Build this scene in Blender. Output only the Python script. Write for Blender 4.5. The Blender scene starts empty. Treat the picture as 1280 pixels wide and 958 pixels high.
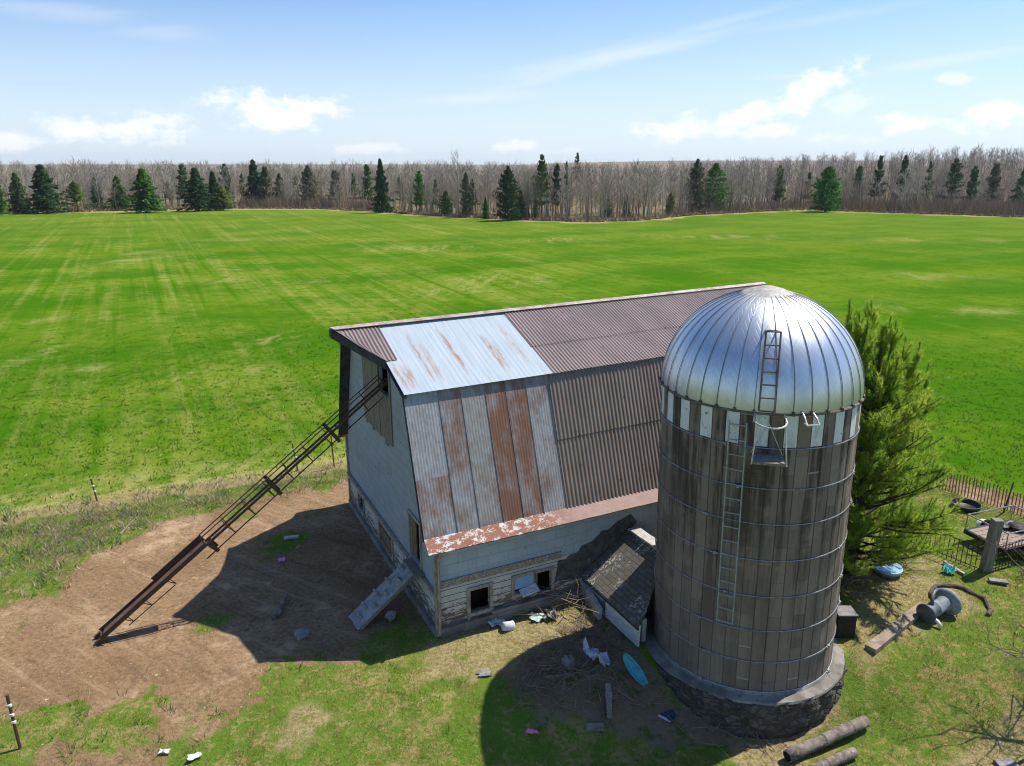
import bpy, math, random
import numpy as np
from mathutils import Vector, Matrix, Quaternion
R_=math.radians
rng=np.random.default_rng(7); random.seed(7)
sc=bpy.context.scene; COL=sc.collection

# ---------------------------------------------------------------- camera model
FPX=932.956; HY=205.23; H=12.6255; TILT=math.atan((479-HY)/FPX)
def ray(px,py):
    k=-(py-479)/FPX
    return np.array([(px-640)/FPX, math.cos(TILT)+k*math.sin(TILT), -math.sin(TILT)+k*math.cos(TILT)])
def drop(X,Y): # the bank: ground falls away towards the near side, most in front of the silo
    X=np.asarray(X,float); Y=np.asarray(Y,float)
    hi=np.interp(X,[-14,-5,1,3.5,6,14,24],[13.2,14.6,16.0,17.5,17.9,17.2,15.5]); dp=np.interp(X,[-14,-5,1,6,14,24],[.25,.45,.8,1.0,.8,.5])
    u=np.clip((hi-Y)/2.8,0,1); return -dp*u*u*(3-2*u)
def at(px,py,z=0.0): # the point of the ground (plus a height z) seen at a photograph pixel
    v=ray(px,py); zz=z
    for _ in range(12):
        p=np.array([0,0,H])+v*((zz-H)/v[2]); zz=z+.6*float(drop(p[0],p[1]))+.4*(zz-z)
    return p
def proj(P):
    X,Y,Z=P[0],P[1],P[2]-H
    d=Y*math.cos(TILT)-Z*math.sin(TILT); u=Y*math.sin(TILT)+Z*math.cos(TILT)
    return 640+FPX*X/d, 479-FPX*u/d
def z_at(P,py):
    lo,hi=-5,60
    for _ in range(50):
        m=(lo+hi)/2
        if proj((P[0],P[1],m))[1]>py: lo=m
        else: hi=m
    return lo
SUN_AZ=R_(60.); SUN_EL=R_(56.9)
# barn frame
A_=R_(63.6693); BO=np.array([-2.058,18.0272,0.]); BS=np.array([math.sin(A_),math.cos(A_),0]); BU=np.array([-math.cos(A_),math.sin(A_),0])
def bw(s,u,z): return BO+BS*s+BU*u+np.array([0,0,z])

# ---------------------------------------------------------------- objects
def setp(o,label=None,cat=None,group=None,kind=None):
    if label: o['label']=label
    if cat: o['category']=cat
    if group: o['group']=group
    if kind: o['kind']=kind
    return o
def empty(name,loc,rz=0.0,label=None,cat=None,group=None):
    o=bpy.data.objects.new(name,None); COL.objects.link(o); o.location=Vector(loc); o.rotation_euler=(0,0,rz)
    o.empty_display_size=.2
    return setp(o,label,cat,group)
def craggy(mb,amt):
    c=np.mean(np.array(mb.v),0); mb.v=[tuple(c+(np.array(p)-c)*random.uniform(1-amt,1+amt)) for p in mb.v]
def mat_of(o):
    m=Matrix.Translation(o.location)@o.rotation_euler.to_matrix().to_4x4()
    return mat_of(o.parent)@m if o.parent else m
class MB:
    def __init__(s): s.v=[]; s.f=[]; s.uv=[]; s.has_uv=False
    def add(s,vs,fs,uvs=None):
        n=len(s.v); s.v+= [tuple(map(float,p)) for p in vs]
        for i,f in enumerate(fs):
            s.f.append(tuple(n+k for k in f))
            if uvs: s.uv.append(uvs[i]); s.has_uv=True
            else: s.uv.append([(0,0)]*len(f))
        return s
    def hexa(s,c8): # 4 bottom, 4 top
        return s.add(c8,[(3,2,1,0),(4,5,6,7),(0,1,5,4),(1,2,6,5),(2,3,7,6),(3,0,4,7)])
    def box(s,c,d,ax=None):
        c=np.array(c,float); X,Y,Z=(np.eye(3) if ax is None else [np.array(a,float) for a in ax])
        h=np.array(d,float)/2
        q=[c+X*(i*h[0])+Y*(j*h[1])+Z*(k*h[2]) for k in(-1,1) for i,j in((-1,-1),(1,-1),(1,1),(-1,1))]
        return s.hexa(q)
    def bar(s,p,q,w,h,up=(0,0,1)):
        p=np.array(p,float);q=np.array(q,float); t=q-p; L=np.linalg.norm(t); t/=L
        b=np.cross(np.array(up,float),t); nb=np.linalg.norm(b)
        if nb<1e-4: b=np.cross((1,0,0.),t); nb=np.linalg.norm(b)
        b/=nb; n=np.cross(t,b)
        return s.box((p+q)/2,(L,w,h),(t,b,n))
    def tube(s,pts,r,seg=6,cap=True):
        pts=[np.array(p,float) for p in pts]; n=len(pts); rr=r if hasattr(r,'__len__') else [r]*n
        vs=[];fs=[]; b=None
        for i,p in enumerate(pts):
            t=pts[min(i+1,n-1)]-pts[max(i-1,0)]; t=t/(np.linalg.norm(t)+1e-9)
            if b is None:
                b=np.cross(t,(0,0,1.)); 
                if np.linalg.norm(b)<.05: b=np.cross(t,(1.,0,0))
            else: b=b-t*(b@t)
            b=b/(np.linalg.norm(b)+1e-9); c=np.cross(t,b)
            for k in range(seg):
                a=2*math.pi*k/seg; vs.append(p+(b*math.cos(a)+c*math.sin(a))*rr[i])
        for i in range(n-1):
            for k in range(seg):
                k2=(k+1)%seg; fs.append((i*seg+k,i*seg+k2,(i+1)*seg+k2,(i+1)*seg+k))
        if cap: fs+= [tuple(range(seg))[::-1],tuple((n-1)*seg+k for k in range(seg))]
        return s.add(vs,fs)
    def lathe(s,c,prof,seg=24,ax=None):  # prof (r,z)
        c=np.array(c,float); X,Y,Z=(np.eye(3) if ax is None else [np.array(a,float) for a in ax])
        vs=[];fs=[]
        for r,z in prof:
            for k in range(seg):
                a=2*math.pi*k/seg; vs.append(c+X*(r*math.cos(a))+Y*(r*math.sin(a))+Z*z)
        for i in range(len(prof)-1):
            for k in range(seg):
                k2=(k+1)%seg; fs.append((i*seg+k,i*seg+k2,(i+1)*seg+k2,(i+1)*seg+k))
        return s.add(vs,fs)
    def prism(s,poly,ext): # poly list of 3D pts, extruded by vector
        n=len(poly); e=np.array(ext,float); vs=[np.array(p,float) for p in poly]; vs+= [p+e for p in vs]
        return s.add(vs,[tuple(range(n))[::-1],tuple(range(n,2*n))]+[(i,(i+1)%n,n+(i+1)%n,n+i) for i in range(n)])
    def build(s,name,mat,parent=None,origin=None,smooth=False):
        me=bpy.data.meshes.new(name); V=[Vector(p) for p in s.v]
        if parent is not None:
            inv=mat_of(parent).inverted(); V=[inv@p for p in V]
        elif origin is not None:
            V=[p-Vector(origin) for p in V]
        me.from_pydata(V,[],s.f)
        if s.has_uv:
            l=me.uv_layers.new(name='UVMap'); l.data.foreach_set('uv',[c for f in s.uv for q in f for c in q])
        if smooth: me.polygons.foreach_set('use_smooth',[True]*len(me.polygons))
        me.materials.append(mat); me.update()
        o=bpy.data.objects.new(name,me); COL.objects.link(o)
        if parent is not None: o.parent=parent
        elif origin is not None: o.location=Vector(origin)
        return o
def fast(name,V,T,mat,col=None,parent=None,origin=None,n=3):
    V=np.asarray(V,np.float32); T=np.asarray(T,np.int32)
    if parent is not None:
        m=np.array(mat_of(parent).inverted()); V=(V@m[:3,:3].T+m[:3,3]).astype(np.float32)
    elif origin is not None: V=V-np.asarray(origin,np.float32)
    me=bpy.data.meshes.new(name); me.vertices.add(len(V)); me.vertices.foreach_set('co',V.ravel())
    me.loops.add(T.size); me.loops.foreach_set('vertex_index',T.ravel())
    me.polygons.add(len(T)); me.polygons.foreach_set('loop_start',np.arange(0,T.size,T.shape[1],dtype=np.int32))
    me.polygons.foreach_set('loop_total',np.full(len(T),T.shape[1],np.int32))
    me.update(calc_edges=True)
    if col is not None:
        a=me.color_attributes.new('tint','FLOAT_COLOR','POINT'); c=np.ones((len(V),4),np.float32); c[:,:col.shape[1]]=col
        a.data.foreach_set('color',c.ravel())
    me.materials.append(mat)
    o=bpy.data.objects.new(name,me); COL.objects.link(o)
    if parent is not None: o.parent=parent
    elif origin is not None: o.location=Vector([float(x) for x in origin])
    return o
def copy_tree(o,loc,rz,scale=1.0):
    c=o.copy(); COL.objects.link(c); c.location=Vector([float(x) for x in loc]); c.rotation_euler=(0,0,rz)
    c.scale=scale if hasattr(scale,'__len__') else (scale,)*3
    for ch in o.children:
        d=ch.copy(); COL.objects.link(d); d.parent=c
    return c

# ---------------------------------------------------------------- node helpers
class NT:
    def __init__(s,nt): s.t=nt; nt.nodes.clear()
    def n(s,typ,ins=None,**kw):
        x=s.t.nodes.new(typ)
        for k,v in kw.items(): setattr(x,k,v)
        for k,v in (ins or {}).items():
            i=x.inputs[k]
            if isinstance(v,bpy.types.NodeSocket): s.t.links.new(v,i)
            else: i.default_value=v
        return x
    def math(s,op,a,b=0.,c=None,clamp=False):
        d={0:a,1:b}
        if c is not None: d[2]=c
        return s.n('ShaderNodeMath',d,operation=op,use_clamp=clamp).outputs[0]
    def noise(s,vec,scale=1.,detail=3.,rough=.55,dist=0.):
        d={'Scale':scale,'Detail':detail,'Roughness':rough,'Distortion':dist}
        if vec is not None: d['Vector']=vec
        return s.n('ShaderNodeTexNoise',d).outputs['Fac']
    def map(s,vec,scale=(1,1,1),rot=(0,0,0),loc=(0,0,0)):
        return s.n('ShaderNodeMapping',{'Vector':vec,'Scale':scale,'Rotation':rot,'Location':loc}).outputs[0]
    def ss(s,x,a,b): # smoothstep
        m=s.n('ShaderNodeMapRange',{'Value':x,'From Min':a,'From Max':b,'To Min':0.,'To Max':1.},interpolation_type='SMOOTHSTEP'); return m.outputs[0]
    def mix(s,f,a,b,bt='MIX'):
        x=s.n('ShaderNodeMix',data_type='RGBA',blend_type=bt)
        for i,v in((0,f),(6,a),(7,b)):
            if isinstance(v,bpy.types.NodeSocket): s.t.links.new(v,x.inputs[i])
            elif i==0: x.inputs[i].default_value=v
            else: x.inputs[i].default_value=(*v[:3],1)
        return x.outputs[2]
    def obj(s): return s.n('ShaderNodeTexCoord').outputs['Object']
    def uv(s): return s.n('ShaderNodeTexCoord').outputs['UV']
    def sep(s,v): return s.n('ShaderNodeSeparateXYZ',{0:v}).outputs
    def comb(s,x,y,z=0.): return s.n('ShaderNodeCombineXYZ',{0:x,1:y,2:z}).outputs[0]
    def bump(s,h,strength=.5,dist=.02): return s.n('ShaderNodeBump',{'Height':h,'Strength':strength,'Distance':dist}).outputs[0]
    def bsdf(s,col,rough=.8,metal=0.,normal=None,spec=.3,**extra):
        d={'Base Color':col if isinstance(col,bpy.types.NodeSocket) else (*col,1),'Roughness':rough,'Metallic':metal,'Specular IOR Level':spec}
        if normal is not None: d['Normal']=normal
        d.update(extra)
        b=s.n('ShaderNodeBsdfPrincipled',d); o=s.n('ShaderNodeOutputMaterial',{'Surface':b.outputs[0]}); return b
def newmat(name):
    m=bpy.data.materials.new(name); m.use_nodes=True; return m,NT(m.node_tree)
def simple(name,c1,c2=None,scale=6.,rough=.8,metal=0.,bump=.2,stretch=(1,1,1),spec=.3,c3=None,bd=.01):
    m,t=newmat(name); v=t.map(t.obj(),stretch); f=t.noise(v,scale,5.,.6)
    if c2 is None: c2=tuple(x*.7 for x in c1)
    col=t.mix(t.ss(f,.35,.65),c1,c2)
    if c3: col=t.mix(t.ss(t.noise(v,scale*2.7,4.,.6),.55,.7),col,c3)
    t.bsdf(col,rough,metal,t.bump(t.noise(v,scale*5,4.,.65),bump,bd) if bump else None,spec); return m
def foliage(name,rough=.6,trans=.35):
    m,t=newmat(name); a=t.n('ShaderNodeAttribute',attribute_name='tint').outputs['Color']
    d=t.n('ShaderNodeBsdfPrincipled',{'Base Color':a,'Roughness':rough,'Specular IOR Level':.06})
    tr=t.n('ShaderNodeBsdfTranslucent',{'Color':a}); mx=t.n('ShaderNodeMixShader',{0:trans,1:d.outputs[0],2:tr.outputs[0]})
    t.n('ShaderNodeOutputMaterial',{'Surface':mx.outputs[0]}); return m

# ---------------------------------------------------------------- materials
def siding(name,base,dark,w,h,stain,vert=False):
    m,t=newmat(name); o=t.sep(t.obj()); along=t.math('ADD',o[0],o[1])
    v=t.comb(along,o[2])
    br=t.n('ShaderNodeTexBrick',{'Vector':v,'Scale':1.,'Color1':(*base,1),'Color2':(*[x*.88 for x in base],1),'Mortar':(*dark,1),'Mortar Size':.006,'Mortar Smooth':.3,'Brick Width':w,'Row Height':h,'Bias':0.})
    br.offset=.5
    n1=t.noise(v,.9,5.,.65); n2=t.noise(t.comb(t.math('MULTIPLY',along,5.),o[2]),1.2,4.,.6)
    c=t.mix(t.math('MULTIPLY',t.ss(n1,.45,.75),.55),br.outputs[0],stain)
    c=t.mix(t.math('MULTIPLY',t.ss(n2,.5,.75),.35),c,tuple(x*.55 for x in base))
    spk=t.ss(t.noise(v,9.,2.,.5),.71,.73); c=t.mix(spk,c,(.03,.03,.03))
    hgt=t.math('SUBTRACT',t.noise(v,14.,3.),t.math('MULTIPLY',br.outputs['Fac'],1.5))
    t.bsdf(c,.75,0.,t.bump(hgt,.5,.01)); return m
M={}
M['siding']=siding('pale shingle siding',(.45,.50,.56),(.26,.29,.32),.62,.3,(.40,.43,.45))  # whitish siding; the blue cast of skylight is put into its base
M['siding_gable']=siding('gable shingle siding',(.33,.375,.42),(.18,.20,.22),.62,.3,(.22,.25,.23))  # darker copy of that siding, bluish shade tone put into the base
def peel():
    m,t=newmat('peeling white boards'); o=t.sep(t.obj()); al=t.math('ADD',o[0],o[1]); v=t.comb(al,o[2])
    pl=t.math('FRACT',t.math('MULTIPLY',o[2],5.2)); gap=t.math('LESS_THAN',pl,.09)
    n=t.noise(t.comb(al,t.math('MULTIPLY',o[2],4.)),2.6,7.,.7)
    low=t.math('MULTIPLY',t.math('SUBTRACT',.6,o[2]),.22)
    f=t.ss(t.math('ADD',n,low),.455,.54)
    wood=t.mix(t.noise(t.comb(t.math('MULTIPLY',al,2.),t.math('MULTIPLY',o[2],30.)),2.,4.),(.10,.08,.06),(.24,.20,.15))
    c=t.mix(f,t.mix(t.noise(v,3.),(.62,.61,.57),(.46,.44,.39)),wood)
    c=t.mix(gap,c,(.03,.028,.025))
    t.bsdf(c,.8,0.,t.bump(t.math('SUBTRACT',t.math('MULTIPLY',f,-.5),gap),.6,.015)); return m
M['peel']=peel()
M['wood_grey']=simple('weathered grey wood',(.26,.23,.19),(.15,.13,.105),5.,.85,bump=.4,stretch=(6,6,.6))
M['trim']=simple('weathered trim board',(.40,.36,.29),(.22,.19,.15),4.,.85,bump=.3,stretch=(3,3,1))
M['wood_brown']=simple('brown weathered board',(.24,.17,.11),(.12,.085,.055),5.,.85,bump=.4,stretch=(4,4,.8))
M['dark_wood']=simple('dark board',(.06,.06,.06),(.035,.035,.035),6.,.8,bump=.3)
M['black']=simple('flat black',(.012,.011,.010),(.008,.008,.008),3.,.95,bump=0)  # stands in for unlit insides of openings; wheels and pane share it
M['concrete']=simple('old concrete',(.26,.24,.21),(.15,.135,.115),2.4,.9,bump=.4,c3=(.12,.11,.10))
M['conc_light']=simple('pale concrete',(.50,.48,.45),(.33,.31,.28),3.,.9,bump=.3)
M['white_board']=simple('white painted board',(.70,.70,.68),(.55,.54,.51),3.,.7,bump=.2,stretch=(1,1,4),c3=(.35,.33,.30))
M['rusty_iron']=simple('rusty iron',(.075,.048,.037),(.12,.065,.04),9.,.75,.2,.4,c3=(.045,.036,.03))
M['rust_bed']=simple('rusty sheet',(.22,.13,.09),(.15,.085,.06),3.,.7,.3,.3)
M['galv']=simple('galvanised rod',(.36,.38,.40),(.22,.22,.22),9.,.45,.75,.2)
M['black_metal']=simple('black metal',(.02,.02,.022),(.035,.033,.03),9.,.5,.4,.1)
M['grey_plastic']=simple('grey plastic',(.10,.12,.135),(.07,.085,.095),4.,.45,0,.1,spec=.5)
M['white_plastic']=simple('white plastic',(.75,.75,.74),(.6,.6,.58),5.,.5,0,.1)
M['blue_plastic']=simple('pale blue plastic',(.22,.42,.62),(.35,.52,.66),3.,.5,0,.1)
M['teal']=simple('turquoise plastic',(.04,.30,.38),(.06,.40,.45),3.,.5,0,.1,spec=.4,c3=(.12,.22,.22))
M['aqua']=simple('aqua plastic',(.10,.55,.52),(.2,.62,.6),2.,.45,0,.1)
M['green_cloth']=simple('pale green cloth',(.35,.55,.45),(.55,.65,.58),4.,.8,0,.3)
M['white_cloth']=simple('white and navy cloth',(.50,.53,.62),(.42,.44,.5),7.,.85,0,.3,c3=(.05,.08,.2))
M['navy']=simple('navy plastic',(.03,.06,.14),(.02,.04,.09),4.,.5,0,.1)
M['pink']=simple('pink plastic',(.75,.30,.42),(.65,.25,.36),4.,.6,0,.1)
M['yellow']=simple('yellow plastic',(.65,.55,.04),(.5,.42,.03),4.,.5,0,.1)
M['stone']=simple('grey fieldstone',(.27,.26,.25),(.17,.16,.15),4.,.9,0,.5)
M['bark_log']=simple('weathered log',(.24,.20,.165),(.115,.09,.07),4.,.9,0,.6,stretch=(1,1,1),c3=(.34,.30,.26),bd=.02)
M['twig']=simple('grey twig',(.20,.165,.135),(.11,.085,.07),8.,.9,0,.2)
M['twig_pale']=simple('pale dead twig',(.34,.29,.23),(.21,.17,.13),8.,.9,0,.2)
M['bark_dark']=simple('dark bark',(.09,.07,.055),(.05,.04,.033),8.,.9,0,.5)
M['leaf']=foliage('leaves'); M['needle']=foliage('needles',.6,.66); M['grass']=foliage('grass blades',.65,.3); M['farneedle']=foliage('far needles',.8,.15)
M['far_twig']=foliage('far bare twigs',.9,.0)
def clods():
    m,t=newmat('dry litter'); a=t.n('ShaderNodeAttribute',attribute_name='tint').outputs['Color']; t.bsdf(a,.95); return m
M['litter']=clods()
def galv(name,rust,seed,streak=1.0,base=(.50,.54,.58),flat=False,spots=0.,lower=False,metal=.0,rough=.62):
    m,t=newmat(name); o=t.sep(t.obj()); h=o[1] if flat else o[2]
    v=t.comb(t.math('MULTIPLY',o[0],2.4*streak),t.math('MULTIPLY',h,1.0),seed*7.3)
    n=t.noise(v,1.,6.,.62); b=t.noise(t.comb(t.math('MULTIPLY',o[0],1.6),t.math('MULTIPLY',h,1.1),seed*3.1),1.,4.,.6)
    fine=t.noise(t.comb(t.math('MULTIPLY',o[0],22.),t.math('MULTIPLY',h,5.),seed),1.,3.,.6)
    f=t.math('ADD',t.math('MULTIPLY',n,.5),t.math('ADD',t.math('MULTIPLY',b,.45),t.math('MULTIPLY',fine,.14)))
    f=t.ss(f,.66-rust*.36,.88-rust*.30)
    if lower: f=t.math('MULTIPLY',f,t.ss(t.math('SUBTRACT',4.5,h),-.02,.02))
    rc=t.mix(t.noise(t.comb(t.math('MULTIPLY',o[0],6.),t.math('MULTIPLY',h,2.),seed+4.),1.,5.,.65),(.135,.050,.028),(.25,.125,.075))
    gz=t.mix(t.ss(fine,.35,.7),base,tuple(x*.80 for x in base))
    gz=t.mix(t.math('MULTIPLY',t.ss(b,.4,.7),.35),gz,tuple(x*.62 for x in base))
    gz=t.mix(t.math('MULTIPLY',t.ss(t.noise(t.comb(t.math('MULTIPLY',o[0],7.),t.math('MULTIPLY',h,3.),seed+9.),1.,5.,.7),.42,.62),.22+.3*rust),gz,(.22,.145,.10))
    c=t.mix(t.math('MULTIPLY',f,.93),gz,rc)
    mt=t.math('MULTIPLY',t.math('SUBTRACT',1.,f),metal)
    t.bsdf(c,rough,mt,t.bump(fine,.15,.004),.4); return m
def streaky():
    m,t=newmat('pale metal sheets with rust runs'); o=t.sep(t.obj())
    base=(.40,.46,.51); fine=t.noise(t.comb(t.math('MULTIPLY',o[0],14.),t.math('MULTIPLY',o[1],.5)),1.,4.,.6)
    c=t.mix(t.ss(fine,.35,.75),base,(.31,.36,.405))
    # narrow runs down the slope, each with its own place on the sheets
    wob=t.math('MULTIPLY',t.math('SUBTRACT',t.noise(t.comb(t.math('MULTIPLY',o[0],1.5),t.math('MULTIPLY',o[1],1.6)),1.,4.,.6),.5),.22)
    xx=t.math('ADD',o[0],wob); tot=None
    for x0,w,y0,y1,a in((.72,.05,1.3,4.3,.75),(.95,.13,1.4,3.6,.5),(1.78,.07,1.6,4.1,1.),(1.72,.04,1.5,4.4,.6),(2.95,.09,1.4,3.7,.9),(3.08,.12,1.5,3.3,.55),(3.75,.06,1.6,4.2,.6),(3.62,.10,2.0,3.5,.4),(.1,.16,1.2,2.7,.85),(-.15,.08,1.2,2.9,.9)):
        d=t.math('SUBTRACT',1.,t.ss(t.math('ABSOLUTE',t.math('SUBTRACT',xx,x0)),w*.25,w*1.3))
        g=t.math('MULTIPLY',t.ss(o[1],y0,y0+.7),t.math('SUBTRACT',1.,t.ss(o[1],y1-.7,y1)))
        d=t.math('MULTIPLY',t.math('MULTIPLY',d,g),a); tot=d if tot is None else t.math('MAXIMUM',tot,d)
    brk=t.noise(t.comb(t.math('MULTIPLY',o[0],16.),t.math('MULTIPLY',o[1],2.2)),1.,5.,.7)
    f=t.math('MULTIPLY',tot,t.ss(brk,.33,.62))
    rc=t.mix(brk,(.17,.06,.025),(.42,.22,.11)); c=t.mix(f,c,rc)
    t.bsdf(c,.8,0.,t.bump(fine,.12,.004),.15); return m
M['silver']=streaky()
def brownroof(nm,ca,cb,cc):
    m,t=newmat(nm); o=t.sep(t.obj()); v=t.comb(t.math('MULTIPLY',o[0],1.),t.math('MULTIPLY',o[1],.5),o[2])
    sh=t.n('ShaderNodeTexWhiteNoise',{'W':t.math('FLOOR',t.math('DIVIDE',o[0],.66))},noise_dimensions='1D').outputs['Value']
    n=t.noise(v,1.2,5.,.6); c=t.mix(t.ss(n,.3,.7),ca,cb)
    c=t.mix(t.math('MULTIPLY',sh,.3),c,cc); c=t.mix(t.ss(t.noise(v,7.,4.),.66,.74),c,(.09,.06,.05))
    t.bsdf(c,.55,.15,None,.4); return m
M['brown']=brownroof('mauve brown corrugated metal',(.245,.19,.18),(.18,.14,.132),(.28,.225,.215)); M['brown2']=brownroof('dark brown corrugated metal',(.255,.20,.168),(.18,.14,.118),(.30,.24,.20))
def flash():
    m,t=newmat('peeling red flashing'); o=t.sep(t.obj()); v=t.comb(o[0],t.math('MULTIPLY',o[1],2.),o[2])
    n=t.noise(v,4.2,9.,.78,.15); left=t.math('SUBTRACT',1.,t.ss(o[0],2.6,4.4))
    f=t.math('MULTIPLY',t.ss(n,.515,.555),left)
    red=t.mix(t.noise(v,1.6,4.),(.19,.07,.042),(.29,.125,.08)); red=t.mix(t.ss(o[0],3.2,4.6),red,t.mix(t.noise(v,3.,4.),(.34,.24,.215),(.26,.165,.14)))
    c=t.mix(f,red,(.52,.50,.48)); c=t.mix(t.math('MULTIPLY',t.ss(t.noise(v,9.,5.,.7),.5,.7),.4),c,(.13,.07,.05)); t.bsdf(c,.6,.1); return m
M['flash']=flash()
def shingles():
    m,t=newmat('worn asphalt shingles'); o=t.sep(t.obj())
    br=t.n('ShaderNodeTexBrick',{'Vector':t.comb(o[1],t.math('MULTIPLY',o[0],1.3)),'Scale':1.,'Color1':(.14,.127,.10,1),'Color2':(.115,.105,.082,1),'Mortar':(.04,.037,.033,1),'Mortar Size':.008,'Brick Width':.34,'Row Height':.16})
    n=t.noise(t.obj(),1.3,4.,.6); sp=t.noise(t.obj(),13.,4.,.7)
    patch=t.ss(n,.47,.6); f=t.math('MULTIPLY',t.ss(sp,.53,.57),patch)
    c=t.mix(f,br.outputs[0],(.52,.49,.45)); c=t.mix(t.ss(t.noise(t.obj(),3.,4.),.58,.7),c,(.10,.105,.06))
    t.bsdf(c,.95,0.,t.bump(t.math('SUBTRACT',t.noise(t.obj(),22.,3.),br.outputs['Fac']),.6,.012)); return m
M['shingle']=shingles()
NST=47; RS=2.2; CX,CY=5.8689,16.6376; ZB,ZT=.9541,7.7278; LX=-.0205
def stave():
    m,t=newmat('concrete staves'); u=t.sep(t.uv()); k=t.math('FLOOR',u[0]); fr=t.math('FRACT',u[0])
    w1=t.n('ShaderNodeTexWhiteNoise',{'W':k},noise_dimensions='1D').outputs['Value']
    row=t.math('DIVIDE',t.math('ADD',u[1],t.math('MULTIPLY',t.math('MODULO',k,2.),.425)),.85); rk=t.math('FLOOR',row); rf=t.math('FRACT',row)
    w2=t.n('ShaderNodeTexWhiteNoise',{'Vector':t.comb(k,rk)},noise_dimensions='2D').outputs['Value']
    x=t.math('MULTIPLY',u[0],.294); v=t.comb(x,u[1])
    st=t.noise(t.comb(t.math('MULTIPLY',x,3.2),t.math('MULTIPLY',u[1],.22)),1.,6.,.65)
    c=t.mix(w2,(.168,.130,.106),(.255,.203,.168))
    c=t.mix(t.math('MULTIPLY',w1,.3),c,(.15,.118,.09))
    hi=t.ss(u[1],1.5,6.8)
    c=t.mix(t.math('MULTIPLY',t.ss(st,.45,.58),t.math('ADD',.25,t.math('MULTIPLY',hi,.7))),c,(.058,.042,.034))
    c=t.mix(t.math('MULTIPLY',t.ss(t.noise(v,1.5,5.,.65),.5,.72),.5),c,(.30,.25,.21))
    c=t.mix(t.math('MULTIPLY',t.ss(t.noise(v,24.,3.,.6),.55,.75),.4),c,(.075,.063,.053))
    # pale mortar smears at a few joints
    jn=t.math('MULTIPLY',t.math('LESS_THAN',rf,.05),t.ss(t.noise(t.comb(k,rk),1.7,2.),.62,.66)); c=t.mix(t.math('MULTIPLY',jn,.5),c,(.42,.40,.37))
    j2=t.math('GREATER_THAN',rf,.985); e=t.math('ABSOLUTE',t.math('SUBTRACT',fr,.5)); j1=t.math('GREATER_THAN',e,.465)
    j=t.math('MAXIMUM',t.math('MULTIPLY',j1,.85),t.math('MULTIPLY',j2,.6)); c=t.mix(t.math('MULTIPLY',j,.55),c,(.07,.055,.044))
    # whitewashed top row, every second stave
    odd=t.math('GREATER_THAN',t.math('MODULO',k,2.),.5); top=t.ss(u[1],6.99,7.0)
    wf=t.math('MULTIPLY',t.math('MULTIPLY',odd,top),t.math('SUBTRACT',1.,j1))
    wc=t.mix(t.ss(t.noise(t.comb(t.math('MULTIPLY',x,6.),t.math('MULTIPLY',u[1],1.)),1.6,5.,.7),.45,.75),(.68,.69,.70),(.40,.39,.37))
    wf=t.math('MULTIPLY',wf,t.math('SUBTRACT',1.,t.math('MULTIPLY',t.ss(t.noise(v,7.,4.,.6),.62,.68),.8)))
    c=t.mix(wf,c,wc)
    t.bsdf(c,.88,0.,t.bump(t.math('SUBTRACT',t.math('MULTIPLY',t.noise(v,30.,4.),.3),j),.5,.012)); return m
M['stave']=stave()
def dome_m():
    m,t=newmat('pressed galvanised dome'); u=t.sep(t.uv()); fr=t.math('FRACT',u[0]); e=t.math('ABSOLUTE',t.math('SUBTRACT',fr,.5))
    ph=t.math('ADD',t.math('MULTIPLY',u[1],15.),t.math('MULTIPLY',e,2.6)); sw=t.math('FRACT',ph)
    hb=t.math('POWER',t.math('ABSOLUTE',t.math('SUBTRACT',t.math('MULTIPLY',sw,2.),1.)),5.)
    k=t.math('FLOOR',u[0]); w=t.n('ShaderNodeTexWhiteNoise',{'W':k},noise_dimensions='1D').outputs['Value']
    v=t.comb(u[0],t.math('MULTIPLY',u[1],3.)); n=t.noise(v,1.3,5.,.6)
    c=t.mix(t.ss(n,.35,.7),(.70,.73,.76),(.58,.61,.64)); c=t.mix(t.math('MULTIPLY',w,.25),c,(.50,.53,.56))
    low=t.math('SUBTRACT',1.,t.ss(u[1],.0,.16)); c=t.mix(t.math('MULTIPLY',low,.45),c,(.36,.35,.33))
    r=t.math('ADD',.33,t.math('MULTIPLY',n,.14))
    wav=t.noise(t.comb(u[0],t.math('MULTIPLY',u[1],3.)),.9,4.); c=t.mix(t.math('MULTIPLY',t.ss(t.noise(t.comb(t.math('MULTIPLY',u[0],2.5),t.math('MULTIPLY',u[1],.7)),1.,6.,.7),.56,.72),.5),c,(.30,.28,.26)); c=t.mix(t.math('MULTIPLY',t.ss(u[1],.80,.98),t.ss(t.noise(t.comb(t.math('MULTIPLY',u[0],1.5),u[1]),2.,4.),.45,.6)),c,(.30,.24,.19))
    t.bsdf(c,r,.92,t.bump(t.math('ADD',t.math('MULTIPLY',hb,.4),t.math('MULTIPLY',wav,.7)),.38,.013),.5); return m
M['dome']=dome_m()
M['cap']=simple('rust flecked grey cap',(.42,.42,.39),(.29,.28,.25),7.,.7,.3,.3,c3=(.20,.11,.05))
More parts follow.
